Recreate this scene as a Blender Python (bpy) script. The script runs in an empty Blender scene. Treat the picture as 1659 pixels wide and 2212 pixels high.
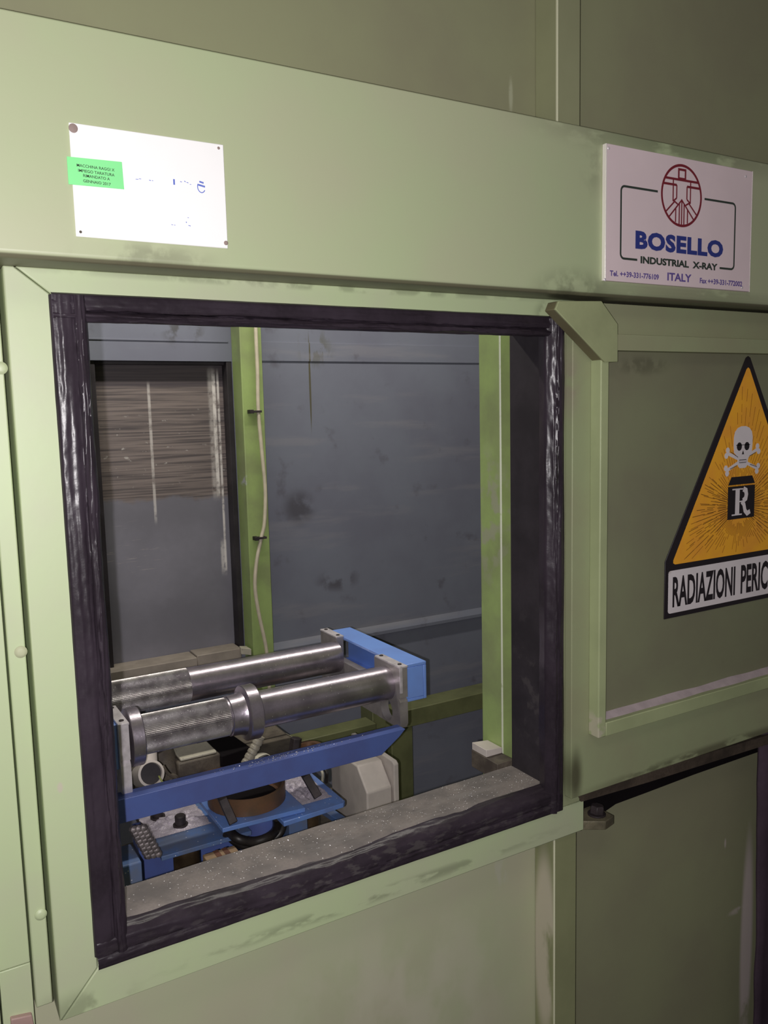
import bpy, bmesh, math, random
from mathutils import Vector, Matrix, noise
random.seed(7)
SC = bpy.context.scene
C = SC.collection

# ------------------------------------------------------------------ camera
RW = ((0.86178531, -0.08109876, 0.5007485),      # world axes seen in camera axes (right, down, forward)
      (-0.5067175, -0.09143284, 0.85724991),
      (-0.02373705, -0.99250341, -0.11988964))
EYE = Vector((0, 0, 1.60))
FPX, IW, IH = 1800.0, 1659.0, 2212.0
cam_d = bpy.data.cameras.new('camera'); cam = bpy.data.objects.new('camera', cam_d); C.objects.link(cam)
M = Matrix.Identity(4)
for i in range(3):
    M[i][0] = RW[i][0]; M[i][1] = -RW[i][1]; M[i][2] = -RW[i][2]; M[i][3] = EYE[i]
cam.matrix_world = M
cam_d.sensor_fit = 'VERTICAL'; cam_d.sensor_height = 36; cam_d.lens = FPX / IH * 36
cam_d.clip_start = 0.02
SC.camera = cam

# ------------------------------------------------------------------ light and exposure
SC.view_settings.view_transform = 'Standard'
SC.view_settings.look = 'None'
SC.view_settings.gamma = 1
SC.view_settings.use_curve_mapping = False
SC.view_settings.exposure = 0.58
w = bpy.data.worlds.new('world'); SC.world = w; w.use_nodes = True
w.node_tree.nodes['Background'].inputs[0].default_value = (0.95, 0.88, 0.86, 1)
w.node_tree.nodes['Background'].inputs[1].default_value = 0.05

def lamp(name, kind, loc, energy, color, target=None, **kw):
    d = bpy.data.lights.new(name, kind); o = bpy.data.objects.new(name, d); C.objects.link(o)
    o.location = loc; d.energy = energy; d.color = color
    for k, v in kw.items(): setattr(d, k, v)
    if target is not None:
        o.rotation_euler = (Vector(target) - Vector(loc)).to_track_quat('-Z', 'Y').to_euler()
    return o
lamp('phone_flash', 'POINT', (-0.04, 0.0, 1.592), 60, (1.0, 0.96, 0.965), shadow_soft_size=0.006)
lamp('cabinet_lamp', 'AREA', (0.95, 2.40, 2.56), 15, (1.0, 0.96, 0.84), target=(0.95, 2.40, 0), shape='RECTANGLE', size=2.4, size_y=0.07)
lamp('workshop_lamp', 'AREA', (-0.7, -0.6, 3.6), 6, (1.0, 0.93, 0.78), target=(0.6, 1.4, 1.6), shape='RECTANGLE', size=1.4, size_y=0.4)

# ------------------------------------------------------------------ helpers
def ray(px, py):
    c = ((px - IW / 2) / FPX, (py - IH / 2) / FPX, 1)
    return Vector([sum(RW[i][k] * c[k] for k in range(3)) for i in range(3)])
def aty(px, py, y):
    d = ray(px, py); return EYE + d * (y / d.y)
def atz(px, py, z):
    d = ray(px, py); return EYE + d * ((z - EYE.z) / d.z)
def atx(px, py, x):
    d = ray(px, py); return EYE + d * (x / d.x)

def box(bm, x0, x1, y0, y1, z0, z1):
    v = [bm.verts.new((x, y, z)) for x in (x0, x1) for y in (y0, y1) for z in (z0, z1)]
    for f in ((0, 1, 3, 2), (4, 6, 7, 5), (0, 4, 5, 1), (2, 3, 7, 6), (0, 2, 6, 4), (1, 5, 7, 3)):
        bm.faces.new([v[i] for i in f])
def prism(bm, pts, axis, a, b):
    """polygon of 2-D points extruded along axis from a to b (axis y: pts are x,z; x: y,z; z: x,y)"""
    def P(p, t):
        return {'y': (p[0], t, p[1]), 'x': (t, p[0], p[1]), 'z': (p[0], p[1], t)}[axis]
    A = [bm.verts.new(P(p, a)) for p in pts]; B = [bm.verts.new(P(p, b)) for p in pts]
    n = len(pts)
    bm.faces.new(A); bm.faces.new(B[::-1])
    for i in range(n): bm.faces.new((A[i], B[i], B[(i + 1) % n], A[(i + 1) % n]))
def lathe(bm, prof, o, d, n=48, caps=True, teeth=None):
    """revolve (radius, distance) pairs about the axis through o along d"""
    d = Vector(d).normalized(); o = Vector(o)
    u = d.orthogonal().normalized(); w_ = d.cross(u)
    rings = []
    for r, t in prof:
        ring = []
        for k in range(n):
            a = 2 * math.pi * k / n
            rr = r * (teeth if teeth and k % 2 else 1)
            ring.append(bm.verts.new(o + d * t + (u * math.cos(a) + w_ * math.sin(a)) * rr))
        rings.append(ring)
    for A, B in zip(rings, rings[1:]):
        for k in range(n): bm.faces.new((A[k], A[(k + 1) % n], B[(k + 1) % n], B[k]))
    if caps:
        bm.faces.new(rings[0][::-1]); bm.faces.new(rings[-1])
def smooth_path(pts, sub=8):
    pts = [Vector(p) for p in pts]; out = []
    for i in range(len(pts) - 1):
        p0, p1, p2, p3 = pts[max(i - 1, 0)], pts[i], pts[i + 1], pts[min(i + 2, len(pts) - 1)]
        for k in range(sub):
            t = k / sub
            out.append(0.5 * ((2 * p1) + (p2 - p0) * t + (2 * p0 - 5 * p1 + 4 * p2 - p3) * t * t + (3 * p1 - p0 - 3 * p2 + p3) * t ** 3))
    return out + [pts[-1]]
def tube(bm, pts, r, n=12, sub=8, rf=None):
    P = smooth_path(pts, sub) if sub else [Vector(p) for p in pts]
    rings = []; up = None
    for i, p in enumerate(P):
        t = (P[min(i + 1, len(P) - 1)] - P[max(i - 1, 0)]).normalized()
        up = t.orthogonal().normalized() if up is None else (up - t * up.dot(t)).normalized()
        s = t.cross(up); rr = r * (rf(i) if rf else 1)
        rings.append([bm.verts.new(p + (up * math.cos(2 * math.pi * k / n) + s * math.sin(2 * math.pi * k / n)) * rr) for k in range(n)])
    for A, B in zip(rings, rings[1:]):
        for k in range(n): bm.faces.new((A[k], A[(k + 1) % n], B[(k + 1) % n], B[k]))
    bm.faces.new(rings[0][::-1]); bm.faces.new(rings[-1])
def bar(bm, a, b, wd, th, up=(0, 0, 1)):
    """rectangular bar from a to b"""
    a = Vector(a); b = Vector(b); t = (b - a).normalized(); s = t.cross(Vector(up)).normalized(); u = s.cross(t)
    V = [[bm.verts.new(p + s * i * wd / 2 + u * j * th / 2) for i, j in ((-1, -1), (1, -1), (1, 1), (-1, 1))] for p in (a, b)]
    bm.faces.new(V[0]); bm.faces.new(V[1][::-1])
    for k in range(4): bm.faces.new((V[0][k], V[1][k], V[1][(k + 1) % 4], V[0][(k + 1) % 4]))
def wloc(o):
    v = Vector((0, 0, 0))
    while o: v += o.location; o = o.parent
    return v
def obj(name, bm, m, parent=None, bevel=0.0, segs=2, ang=35):
    bmesh.ops.recalc_face_normals(bm, faces=bm.faces)
    if parent is not None: bmesh.ops.translate(bm, vec=-wloc(parent), verts=bm.verts)
    me = bpy.data.meshes.new(name); bm.to_mesh(me); bm.free()
    me.materials.append(m)
    for p in me.polygons: p.use_smooth = True
    me.set_sharp_from_angle(angle=math.radians(ang))
    o = bpy.data.objects.new(name, me); C.objects.link(o)
    if parent is not None: o.parent = parent
    if bevel:
        b = o.modifiers.new('bevel', 'BEVEL'); b.width = bevel; b.segments = segs; b.limit_method = 'ANGLE'; b.angle_limit = math.radians(40)
    return o
def tag(o, label=None, cat=None, group=None, kind=None):
    if label: o['label'] = label
    if cat: o['category'] = cat
    if group: o['group'] = group
    if kind: o['kind'] = kind
    return o
def thing(name, label, cat, loc, group=None, kind=None):
    o = bpy.data.objects.new(name, None); C.objects.link(o); o.location = loc; o.empty_display_size = 0.05
    return tag(o, label, cat, group, kind)
def NB(): return bmesh.new()
def bx(name, m, parent, *d, bevel=0.001):
    b = NB(); box(b, *d); return obj(name, b, m, parent, bevel)

# ------------------------------------------------------------------ materials
class G:
    def __init__(s, name):
        s.m = bpy.data.materials.new(name); s.m.use_nodes = True; s.t = s.m.node_tree; s.N = s.t.nodes; s.L = s.t.links
        s.p = s.N['Principled BSDF']; s.geo = s.N.new('ShaderNodeNewGeometry'); s.pos = s.geo.outputs['Position']
    def link(s, a, b):
        if hasattr(a, 'is_linked'): s.L.new(a, b)
        else: b.default_value = a
    def math(s, op, a, b=0.0, clamp=False):
        n = s.N.new('ShaderNodeMath'); n.operation = op; n.use_clamp = clamp
        s.link(a, n.inputs[0]); s.link(b, n.inputs[1]); return n.outputs[0]
    def vmath(s, op, a, b):
        n = s.N.new('ShaderNodeVectorMath'); n.operation = op; s.link(a, n.inputs[0]); s.link(b, n.inputs[1])
        return n.outputs['Value'] if op in ('LENGTH', 'DOT_PRODUCT') else n.outputs[0]
    def noise(s, scale, detail=4, vec=None, stretch=None, rough=0.55):
        n = s.N.new('ShaderNodeTexNoise'); n.inputs['Scale'].default_value = scale; n.inputs['Detail'].default_value = detail
        n.inputs['Roughness'].default_value = rough
        v = vec or s.pos
        if stretch: v = s.vmath('MULTIPLY', v, stretch)
        s.L.new(v, n.inputs['Vector']); return n.outputs['Fac']
    def ramp(s, v, a, b, c=0.0, d=1.0):
        n = s.N.new('ShaderNodeMapRange'); n.interpolation_type = 'SMOOTHSTEP'; s.link(v, n.inputs[0])
        for i, k in enumerate((a, b, c, d)): n.inputs[i + 1].default_value = k
        return n.outputs[0]
    def mix(s, f, a, b):
        n = s.N.new('ShaderNodeMix'); n.data_type = 'RGBA'; s.link(f, n.inputs[0]); s.link(a, n.inputs[6]); s.link(b, n.inputs[7]); return n.outputs[2]
    def blob(s, c, r, soft=0.5):
        """soft ellipsoid mask"""
        d = s.vmath('DIVIDE', s.vmath('SUBTRACT', s.pos, tuple(c)), tuple(r))
        return s.ramp(s.vmath('LENGTH', d, (0, 0, 0)), 1.0, 1.0 - soft)
    def bump(s, h, strength=0.2, dist=0.002):
        n = s.N.new('ShaderNodeBump'); n.inputs['Strength'].default_value = strength; n.inputs['Distance'].default_value = dist
        s.L.new(h, n.inputs['Height']); s.L.new(n.outputs[0], s.p.inputs['Normal'])
def c4(c): return (c[0], c[1], c[2], 1)
def lin(r, g, b):
    f = lambda v: ((v / 255 + 0.055) / 1.055) ** 2.4 if v / 255 > 0.04045 else v / 255 / 12.92
    return (f(r), f(g), f(b))
def mat(name, col, rough=0.5, metal=0.0, var=0.12, vs=5.0, col2=None, patches=(), bump=0.15, bs=60, spec=0.5, extra=None, coat=0):
    """patches: (centre, radii, colour, amount, noise scale, stretch, threshold, soft)"""
    g = G(name)
    c2 = col2 or tuple(max(0, k * (1 - 2 * var)) for k in col)
    out = g.mix(g.ramp(g.noise(vs, 5), 0.35, 0.68), c4(col), c4(c2))
    fine = g.ramp(g.noise(vs * 14, 3), 0.3, 0.75)
    out = g.mix(g.math('MULTIPLY', fine, min(var * 1.5, 1)), out, c4(c2))
    for (c, r, pc, amt, ns, st, th, soft) in patches:
        k = g.math('MULTIPLY', g.blob(c, r, soft), g.ramp(g.noise(ns, 5, stretch=st), th, th + 0.12))
        out = g.mix(g.math('MULTIPLY', k, amt), out, c4(pc))
    if extra: out = extra(g, out)
    g.L.new(out, g.p.inputs['Base Color'])
    g.p.inputs['Roughness'].default_value = rough; g.p.inputs['Metallic'].default_value = metal
    g.p.inputs['Specular IOR Level'].default_value = spec
    g.p.inputs['Coat Weight'].default_value = coat
    if bump: g.bump(g.noise(bs, 4), bump, 0.001)
    return g.m

BROWN = (0.045, 0.035, 0.02); DUST = (0.60, 0.52, 0.50); PALE = (0.52, 0.50, 0.38)
DK = (0.05, 0.05, 0.028)
U = (1, 1, 1)
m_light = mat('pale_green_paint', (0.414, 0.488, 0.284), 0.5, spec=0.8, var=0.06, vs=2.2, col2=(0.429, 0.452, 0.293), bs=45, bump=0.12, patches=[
    ((0.36, 1.33, 1.845), (0.14, 0.2, 0.03), BROWN, 0.35, 14, U, 0.45, 0.8),
    ((1.0, 1.42, 1.832), (9.0, 0.30, 0.008), (0.10, 0.085, 0.05), 0.85, 10, U, 0.05, 0.4),  # shade on the housing's underside, painted along its whole length
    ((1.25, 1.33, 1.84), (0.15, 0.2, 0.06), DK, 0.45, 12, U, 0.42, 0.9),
    ((1.55, 1.33, 2.165), (0.55, 0.2, 0.06), BROWN, 0.45, 7, (1, 1, 2.5), 0.36, 0.9),  # dirt at the right end, enlarged to paint in the light's falloff
    ((1.6, 1.33, 1.845), (0.5, 0.2, 0.03), BROWN, 0.35, 7, (1, 1, 2.5), 0.36, 0.9),
    ((1.3, 1.33, 2.10), (0.06, 0.2, 0.09), BROWN, 0.25, 10, U, 0.4, 0.9)])
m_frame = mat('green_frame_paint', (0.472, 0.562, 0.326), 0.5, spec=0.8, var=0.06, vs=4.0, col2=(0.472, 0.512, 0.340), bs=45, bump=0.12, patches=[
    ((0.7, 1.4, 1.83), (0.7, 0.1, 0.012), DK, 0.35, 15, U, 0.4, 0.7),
    ((0.2, 1.4, 0.60), (0.12, 0.1, 0.05), BROWN, 0.35, 12, U, 0.42, 0.8),
    ((0.8, 1.4, 0.615), (0.6, 0.1, 0.018), DK, 0.4, 12, (1, 1, 3), 0.47, 0.8),
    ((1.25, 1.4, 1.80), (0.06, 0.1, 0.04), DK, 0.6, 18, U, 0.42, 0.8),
    ((0.19, 1.4, 1.0), (0.006, 0.1, 0.012), PALE, 1.0, 3, U, 0.2, 0.6)])
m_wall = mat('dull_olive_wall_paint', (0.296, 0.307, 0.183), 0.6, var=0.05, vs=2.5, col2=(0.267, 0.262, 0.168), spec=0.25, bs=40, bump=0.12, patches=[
    ((1.21, 1.48, 2.27), (0.008, 0.1, 0.05), (0.42, 0.43, 0.30), 0.9, 20, U, 0.35, 0.7),
    ((2.10, 1.48, -0.02), (0.035, 0.1, 0.42), DUST, 0.9, 9, (1, 1, 0.5), 0.30, 0.5),
    ((2.06, 1.48, 0.10), (0.06, 0.1, 0.014), DUST, 0.6, 20, U, 0.35, 0.7),
    ((1.99, 1.48, 0.33), (0.006, 0.1, 0.02), DUST, 0.6, 20, U, 0.3, 0.7)])
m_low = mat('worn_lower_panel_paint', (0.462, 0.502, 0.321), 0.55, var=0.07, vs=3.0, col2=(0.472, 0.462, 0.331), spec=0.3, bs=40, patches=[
    ((0.85, 1.48, 0.25), (0.5, 0.1, 0.35), (0.62, 0.58, 0.48), 0.4, 4, (1, 1, 0.6), 0.45, 0.8),
    ((1.16, 1.48, 0.5), (0.05, 0.1, 0.05), (0.5, 0.5, 0.4), 0.6, 30, (1, 1, .4), 0.52, 0.7)])
m_wallp = mat('dull_olive_post_paint', (0.310, 0.322, 0.191), 0.55, var=0.05, vs=4, spec=0.3, patches=[((1.278, 1.415, 2.5), (0.0035, 0.006, 3.0), (0.62, 0.62, 0.45), 0.8, 3, U, 0.15, 0.5)])  # pale line on the left edge: painted highlight along with worn paint
m_post = mat('front_post_paint', (0.290, 0.307, 0.164), 0.5, var=0.06, vs=6, spec=0.4, patches=[
    ((1.268, 1.45, 0.30), (0.012, 0.05, 0.30), (0.58, 0.53, 0.42), 0.9, 9, (1, 1, .4), 0.30, 0.35),
    ((1.272, 1.415, 0.6), (0.003, 0.006, 3.0), (0.62, 0.62, 0.45), 0.9, 3, U, 0.15, 0.5)])  # edge highlight and wear painted as one pale line
m_door = mat('sliding_door_green_paint', (0.319, 0.366, 0.206), 0.5, var=0.06, vs=3, col2=(0.300, 0.307, 0.187), spec=0.35, bs=40, patches=[
    ((1.30, 1.37, 0.75), (0.03, 0.1, 0.09), BROWN, 0.8, 10, U, 0.32, 0.8),
    ((1.8, 1.37, 0.70), (0.6, 0.1, 0.025), BROWN, 0.6, 9, (1, 1, 3), 0.40, 0.7),
    ((1.28, 1.38, 1.65), (0.04, 0.1, 0.10), (0.30, 0.25, 0.20), 0.6, 8, U, 0.35, 0.8),
    ((1.5, 1.375, 1.69), (0.12, 0.1, 0.03), DK, 0.4, 16, U, 0.4, 0.8),
    ])
m_panel = mat('darker_door_sheet_green', (0.220, 0.233, 0.140), 0.55, var=0.06, vs=3, col2=(0.197, 0.193, 0.127), spec=0.3, bs=40, patches=[  # darker copy of the door green for the sheet inside the ribs
    ((1.5, 1.37, 1.69), (0.12, 0.1, 0.03), DK, 0.4, 16, U, 0.4, 0.8)])
m_rib = mat('door_rib_green_paint', (0.394, 0.445, 0.243), 0.42, var=0.08, vs=5, patches=[
    ((1.34, 1.35, 0.865), (0.03, 0.1, 0.045), (0.5, 0.46, 0.36), 0.8, 40, U, 0.45, 0.6)])
m_gus = mat('gusset_green_paint', (0.338, 0.372, 0.202), 0.5, var=0.08, vs=8, spec=0.3, patches=[((1.30, 1.357, 1.76), (0.3, 0.0175, 0.3), (0.12, 0.09, 0.05), 0.8, 8, U, 0.1, 0.2)])  # patch paints the shade of the unlit side faces into the green
m_dustledge = mat('ledge_dust', (0.465, 0.390, 0.405), 0.9, var=0.08, vs=25, spec=0.1, bump=0.6)
def speck(scale, th, amt, col=(0.9, 0.88, 0.88)):
    def f(g, out):
        v = g.N.new('ShaderNodeTexVoronoi'); v.inputs['Scale'].default_value = scale; g.L.new(g.pos, v.inputs['Vector'])
        sp = g.N.new('ShaderNodeSeparateColor'); g.L.new(v.outputs['Color'], sp.inputs[0])
        k = g.math('MULTIPLY', g.ramp(v.outputs['Distance'], 0.28, 0.15), g.math('GREATER_THAN', sp.outputs[0], th))
        return g.mix(g.math('MULTIPLY', k, amt), out, c4(col))
    return f
m_rubber = mat('black_rubber', (0.024, 0.018, 0.024), 0.30, var=0.2, vs=9, col2=(0.040, 0.030, 0.041), bump=0.4, bs=70, spec=0.32, patches=[
    ((0.8, 1.39, 0.69), (0.7, 0.1, 0.04), (0.09, 0.08, 0.08), 0.6, 30, (1, 1, 3), 0.5, 0.8)])
m_jamb = mat('black_jamb_lining', (0.036, 0.030, 0.036), 0.55, var=0.2, vs=8, spec=0.35, patches=[
    ((1.25, 1.47, 0.95), (0.1, 0.1, 0.25), (0.09, 0.08, 0.08), 0.4, 25, U, 0.55, 0.8)])
m_sill = mat('dusty_grey_sill', (0.22, 0.19, 0.175), 0.75, var=0.25, vs=14, col2=(0.13, 0.115, 0.11), bump=0.6, bs=90, extra=speck(190, 0.86, 0.6), patches=[
    ((0.9, 1.49, 0.724), (0.5, 0.1, 0.1), (0.22, 0.20, 0.19), 0.5, 30, (0.3, 1.5, 1), 0.5, 0.8)])
def scuff(g, out):
    # long drag marks running gently uphill
    v = g.vmath('ADD', g.vmath('MULTIPLY', g.pos, (1, 1, 1)), (0, 0, 0))
    n1 = g.noise(3.2, 6, stretch=(0.7, 1, 5.5))
    out = g.mix(g.math('MULTIPLY', g.ramp(n1, 0.52, 0.70), 0.35), out, c4((0.27, 0.26, 0.29)))
    n2 = g.noise(9, 4)
    return g.mix(g.math('MULTIPLY', g.ramp(n2, 0.60, 0.74), 0.5), out, c4((0.10, 0.09, 0.115)))
m_in = mat('blue_grey_cabinet_paint', (0.190, 0.201, 0.254), 0.55, var=0.08, vs=3, col2=(0.166, 0.170, 0.221), spec=0.3, extra=scuff, patches=[
    ((1.425, 2.99, 1.72), (0.005, 0.1, 0.22), (0.09, 0.08, 0.04), 0.9, 12, U, 0.25, 0.4),
    ((1.45, 2.99, 1.85), (0.10, 0.1, 0.10), (0.09, 0.085, 0.04), 0.6, 22, (1.6, 1, 0.6), 0.48, 0.8),
    ((1.18, 2.99, 1.5), (0.04, 0.1, 0.35), (0.07, 0.065, 0.06), 0.5, 16, (1.2, 1, .5), 0.5, 0.8),
    ((1.36, 2.99, 1.23), (0.09, 0.1, 0.09), (0.075, 0.07, 0.085), 0.8, 7, U, 0.40, 0.7),
    ((1.52, 2.99, 0.92), (0.12, 0.1, 0.06), (0.07, 0.06, 0.075), 0.7, 12, U, 0.46, 0.7),
    ((0.93, 2.99, 1.90), (0.10, 0.1, 0.07), (0.07, 0.065, 0.06), 0.7, 14, U, 0.5, 0.7),
    ((1.75, 2.99, 0.7), (0.7, 0.1, 0.02), (0.30, 0.29, 0.28), 0.2, 5, (1, 1, 3), 0.35, 0.9)])
def leaddoor(g, out):
    sx = g.N.new('ShaderNodeSeparateXYZ'); g.L.new(g.pos, sx.inputs[0]); x, z = sx.outputs[0], sx.outputs[2]
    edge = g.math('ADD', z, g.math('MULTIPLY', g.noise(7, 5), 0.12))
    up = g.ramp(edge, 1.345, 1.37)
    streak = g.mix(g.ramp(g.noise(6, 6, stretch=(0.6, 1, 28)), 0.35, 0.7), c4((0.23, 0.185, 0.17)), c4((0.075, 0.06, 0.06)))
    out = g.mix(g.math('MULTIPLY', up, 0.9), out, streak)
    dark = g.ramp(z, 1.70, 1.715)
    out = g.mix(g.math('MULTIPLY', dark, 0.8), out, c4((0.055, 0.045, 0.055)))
    def vline(xc, wd, z0, z1, amt, ns):
        d = g.math('ABSOLUTE', g.math('SUBTRACT', x, xc)); k = g.ramp(d, wd, wd * 0.4)
        k = g.math('MULTIPLY', k, g.math('MULTIPLY', g.ramp(z, z0, z0 + 0.05), g.ramp(z, z1, z1 - 0.05)))
        return g.math('MULTIPLY', g.math('MULTIPLY', k, g.ramp(g.noise(ns, 5), 0.3, 0.55)), amt)
    for a in ((0.808, 0.007, 1.20, 1.74, 0.5, 25), (1.052, 0.009, 1.28, 1.78, 0.95, 30), (1.068, 0.006, 0.98, 1.78, 0.8, 30), (1.044, 0.020, 1.27, 1.79, 0.35, 40), (1.06, 0.014, 0.98, 1.14, 0.6, 60)):
        out = g.mix(vline(*a), out, c4((0.80, 0.75, 0.72)))
    sc = g.ramp(g.noise(38, 3, stretch=(1, 1, 1.6)), 0.66, 0.72)
    k = g.math('MULTIPLY', sc, g.ramp(z, 1.30, 1.45)); k = g.math('MULTIPLY', k, g.ramp(z, 1.68, 1.5))
    out = g.mix(g.math('MULTIPLY', k, 0.7), out, c4((0.5, 0.47, 0.45)))
    hs = g.ramp(g.noise(14, 4, stretch=(0.7, 1, 14)), 0.64, 0.70)
    k = g.math('MULTIPLY', hs, g.ramp(z, 0.98, 1.06)); k = g.math('MULTIPLY', k, g.ramp(z, 1.24, 1.18)); k = g.math('MULTIPLY', k, g.ramp(x, 0.86, 0.78))
    return g.mix(g.math('MULTIPLY', k, 0.6), out, c4((0.5, 0.45, 0.42)))
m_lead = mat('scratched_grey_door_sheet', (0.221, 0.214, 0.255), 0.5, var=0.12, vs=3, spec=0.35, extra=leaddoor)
m_ip = mat('grass_green_post_paint', (0.317, 0.422, 0.150), 0.42, var=0.12, vs=7, col2=(0.246, 0.298, 0.130), patches=[
    ((1.26, 1.65, 1.33), (0.1, 0.1, 0.22), (0.34, 0.33, 0.26), 0.7, 22, (1, 1, 1), 0.48, 0.7),
    ((1.266, 1.60, 1.2), (0.003, 0.006, 3.0), (0.7, 0.72, 0.6), 0.8, 20, U, 0.3, 0.5),
    ((1.10, 2.9, 1.35), (0.02, 0.1, 0.05), (0.5, 0.5, 0.6), 0.8, 30, U, 0.5, 0.7)])
m_bench = mat('olive_bench_paint', (0.165, 0.175, 0.08), 0.5, var=0.15, vs=8)
m_blue = mat('blue_machine_paint', (0.21, 0.38, 0.92), 0.35, spec=1.0, var=0.05, vs=9, col2=(0.20, 0.34, 0.82), bump=0.15)
m_bluec = mat('worn_royal_blue_paint', (0.095, 0.145, 0.42), 0.42, var=0.08, vs=9, col2=(0.09, 0.12, 0.34), bump=0.15)
m_bluet = mat('turntable_blue_paint', (0.13, 0.25, 0.62), 0.42, var=0.1, vs=12, col2=(0.13, 0.19, 0.42), bump=0.15, extra=speck(150, 0.93, 0.7))
m_blued = mat('dusty_blue_paint', (0.08, 0.17, 0.42), 0.5, var=0.25, vs=11, col2=(0.12, 0.15, 0.24), extra=speck(150, 0.9, 0.6))
def shav(g, out):
    v = g.N.new('ShaderNodeTexVoronoi'); v.inputs['Scale'].default_value = 230; g.L.new(g.pos, v.inputs['Vector'])
    return g.mix(g.ramp(v.outputs['Distance'], 0.1, 0.6), out, c4((0.42, 0.37, 0.44)))
m_steel = mat('turned_steel', (0.54, 0.48, 0.55), 0.30, 0.9, var=0.2, vs=16, col2=(0.36, 0.32, 0.37), bump=0.25, bs=130, extra=speck(160, 0.93, 0.8, (1, 0.97, 0.95)))
m_knurl = mat('ribbed_steel', (0.56, 0.53, 0.54), 0.36, 0.85, var=0.25, vs=30, col2=(0.30, 0.27, 0.29), bump=0.35, bs=160, extra=speck(170, 0.86, 0.9, (1, 0.97, 0.95)))
m_plate = mat('machined_steel_plate', (0.46, 0.42, 0.42), 0.45, 0.55, var=0.12, vs=20, bump=0.1)
m_edge = mat('bright_milled_aluminium', (0.80, 0.74, 0.78), 0.4, 0.3, var=0.15, vs=30)
m_beige = mat('beige_enclosure', (0.60, 0.54, 0.50), 0.55, var=0.1, vs=9, bump=0.1)
m_stone = mat('dusty_brown_grey_ledge', (0.34, 0.29, 0.25), 0.65, var=0.12, vs=12)
m_cream = mat('cream_cap', (0.56, 0.52, 0.42), 0.55, var=0.1, vs=14, extra=speck(120, 0.9, 0.6, (0.05, 0.05, 0.04)))
m_grime = mat('oily_grey_castings', (0.15, 0.125, 0.095), 0.6, var=0.35, vs=18, col2=(0.07, 0.055, 0.045), bump=0.5)
m_brown = mat('brown_oiled_steel', (0.17, 0.085, 0.045), 0.45, 0.2, var=0.25, vs=14, col2=(0.10, 0.065, 0.04))
m_column = mat('oily_brown_column', (0.13, 0.085, 0.05), 0.4, 0.5, var=0.3, vs=18)
m_iron = mat('dark_iron', (0.055, 0.042, 0.045), 0.55, 0.3, var=0.3, vs=20)
m_black = mat('black_hose_rubber', (0.03, 0.024, 0.024), 0.45, var=0.3, vs=25)
m_floor = mat('dark_workshop_floor', (0.06, 0.055, 0.05), 0.8, var=0.2, vs=4)
m_void = mat('gap_shade_and_black_parts', (0.008, 0.006, 0.007), 0.8, var=0.1, vs=9, spec=0.1)  # for black parts, and for the painted shade in the door gap
m_wood = mat('pale_wood', (0.33, 0.22, 0.13), 0.6, var=0.15, vs=25)
m_woodd = mat('brown_stripe_wood', (0.15, 0.06, 0.035), 0.6, var=0.2, vs=25)
m_cable = mat('cream_cable_sheath', (0.62, 0.55, 0.42), 0.5, var=0.08, vs=25)
m_white = mat('white_enamel', (0.98, 0.98, 0.98), 0.22, var=0.01, vs=9, bump=0.0, coat=0.3)
m_rust = mat('mauve_grime', (0.32, 0.24, 0.22), 0.7, var=0.1, vs=20)
m_stopp = mat('rusty_olive_plate', (0.20, 0.175, 0.11), 0.6, var=0.3, vs=18)
m_dirty = mat('grimy_rail_steel', (0.10, 0.075, 0.055), 0.6, var=0.3, vs=12)
m_green = mat('green_sticker_paper', (0.25, 0.84, 0.32), 0.6, var=0.02, vs=9, bump=0.0)
m_ink = mat('black_ink', (0.02, 0.03, 0.02), 0.6, var=0.02, bump=0)
m_inkblue = mat('faded_blue_ink', (0.14, 0.20, 0.62), 0.6, var=0.02, bump=0)
m_alu = mat('anodised_sign_sheet', (0.80, 0.66, 0.69), 0.42, 0.0, var=0.03, vs=5, bump=0.05)
m_aluedge = mat('bright_sign_edge', (0.95, 0.9, 0.85), 0.3, 0.2, var=0.02, bump=0)
m_red = mat('dark_red_print', (0.20, 0.018, 0.03), 0.5, var=0.02, bump=0)
m_navy = mat('navy_blue_print', (0.03, 0.045, 0.24), 0.5, var=0.02, bump=0)
m_dkgreen = mat('dark_green_print', (0.035, 0.05, 0.04), 0.5, var=0.02, bump=0)
m_purple = mat('violet_blue_print', (0.13, 0.09, 0.32), 0.5, var=0.02, bump=0)
m_yellow = mat('yellow_orange_sign_paint', (0.98, 0.47, 0.03), 0.45, var=0.06, vs=14, col2=(0.90, 0.39, 0.04), bump=0.05)
m_yline = mat('faint_brown_ray_print', (0.16, 0.07, 0.01), 0.5, var=0.1, bump=0)
m_yline2 = mat('pale_brown_ray_print', (0.45, 0.19, 0.02), 0.5, var=0.1, bump=0)
m_sblack = mat('sign_black_paint', (0.018, 0.013, 0.017), 0.5, var=0.1, bump=0)
m_swhite = mat('sign_white_paint', (0.80, 0.74, 0.76), 0.5, var=0.04, vs=10, bump=0, patches=[
    ((1.62, 1.36, 1.205), (0.05, 0.1, 0.02), (0.35, 0.27, 0.2), 0.7, 14, U, 0.4, 0.8),
    ((1.85, 1.36, 1.215), (0.10, 0.1, 0.015), (0.3, 0.26, 0.26), 0.5, 14, U, 0.45, 0.8)])
m_edgeshape = mat('dark_violet_edge_shape', (0.075, 0.05, 0.072), 0.8, var=0.2, vs=4, spec=0.2)
m_pink = mat('pinkish_bare_primer', (0.42, 0.28, 0.25), 0.6, var=0.1, vs=15)
m_ring = mat('cream_flexible_conduit', (0.42, 0.38, 0.30), 0.45, var=0.15, vs=20)
m_flake = mat('bright_metal_shavings', (0.85, 0.82, 0.84), 0.3, 0.6, var=0.1, vs=20, bump=0)
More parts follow.
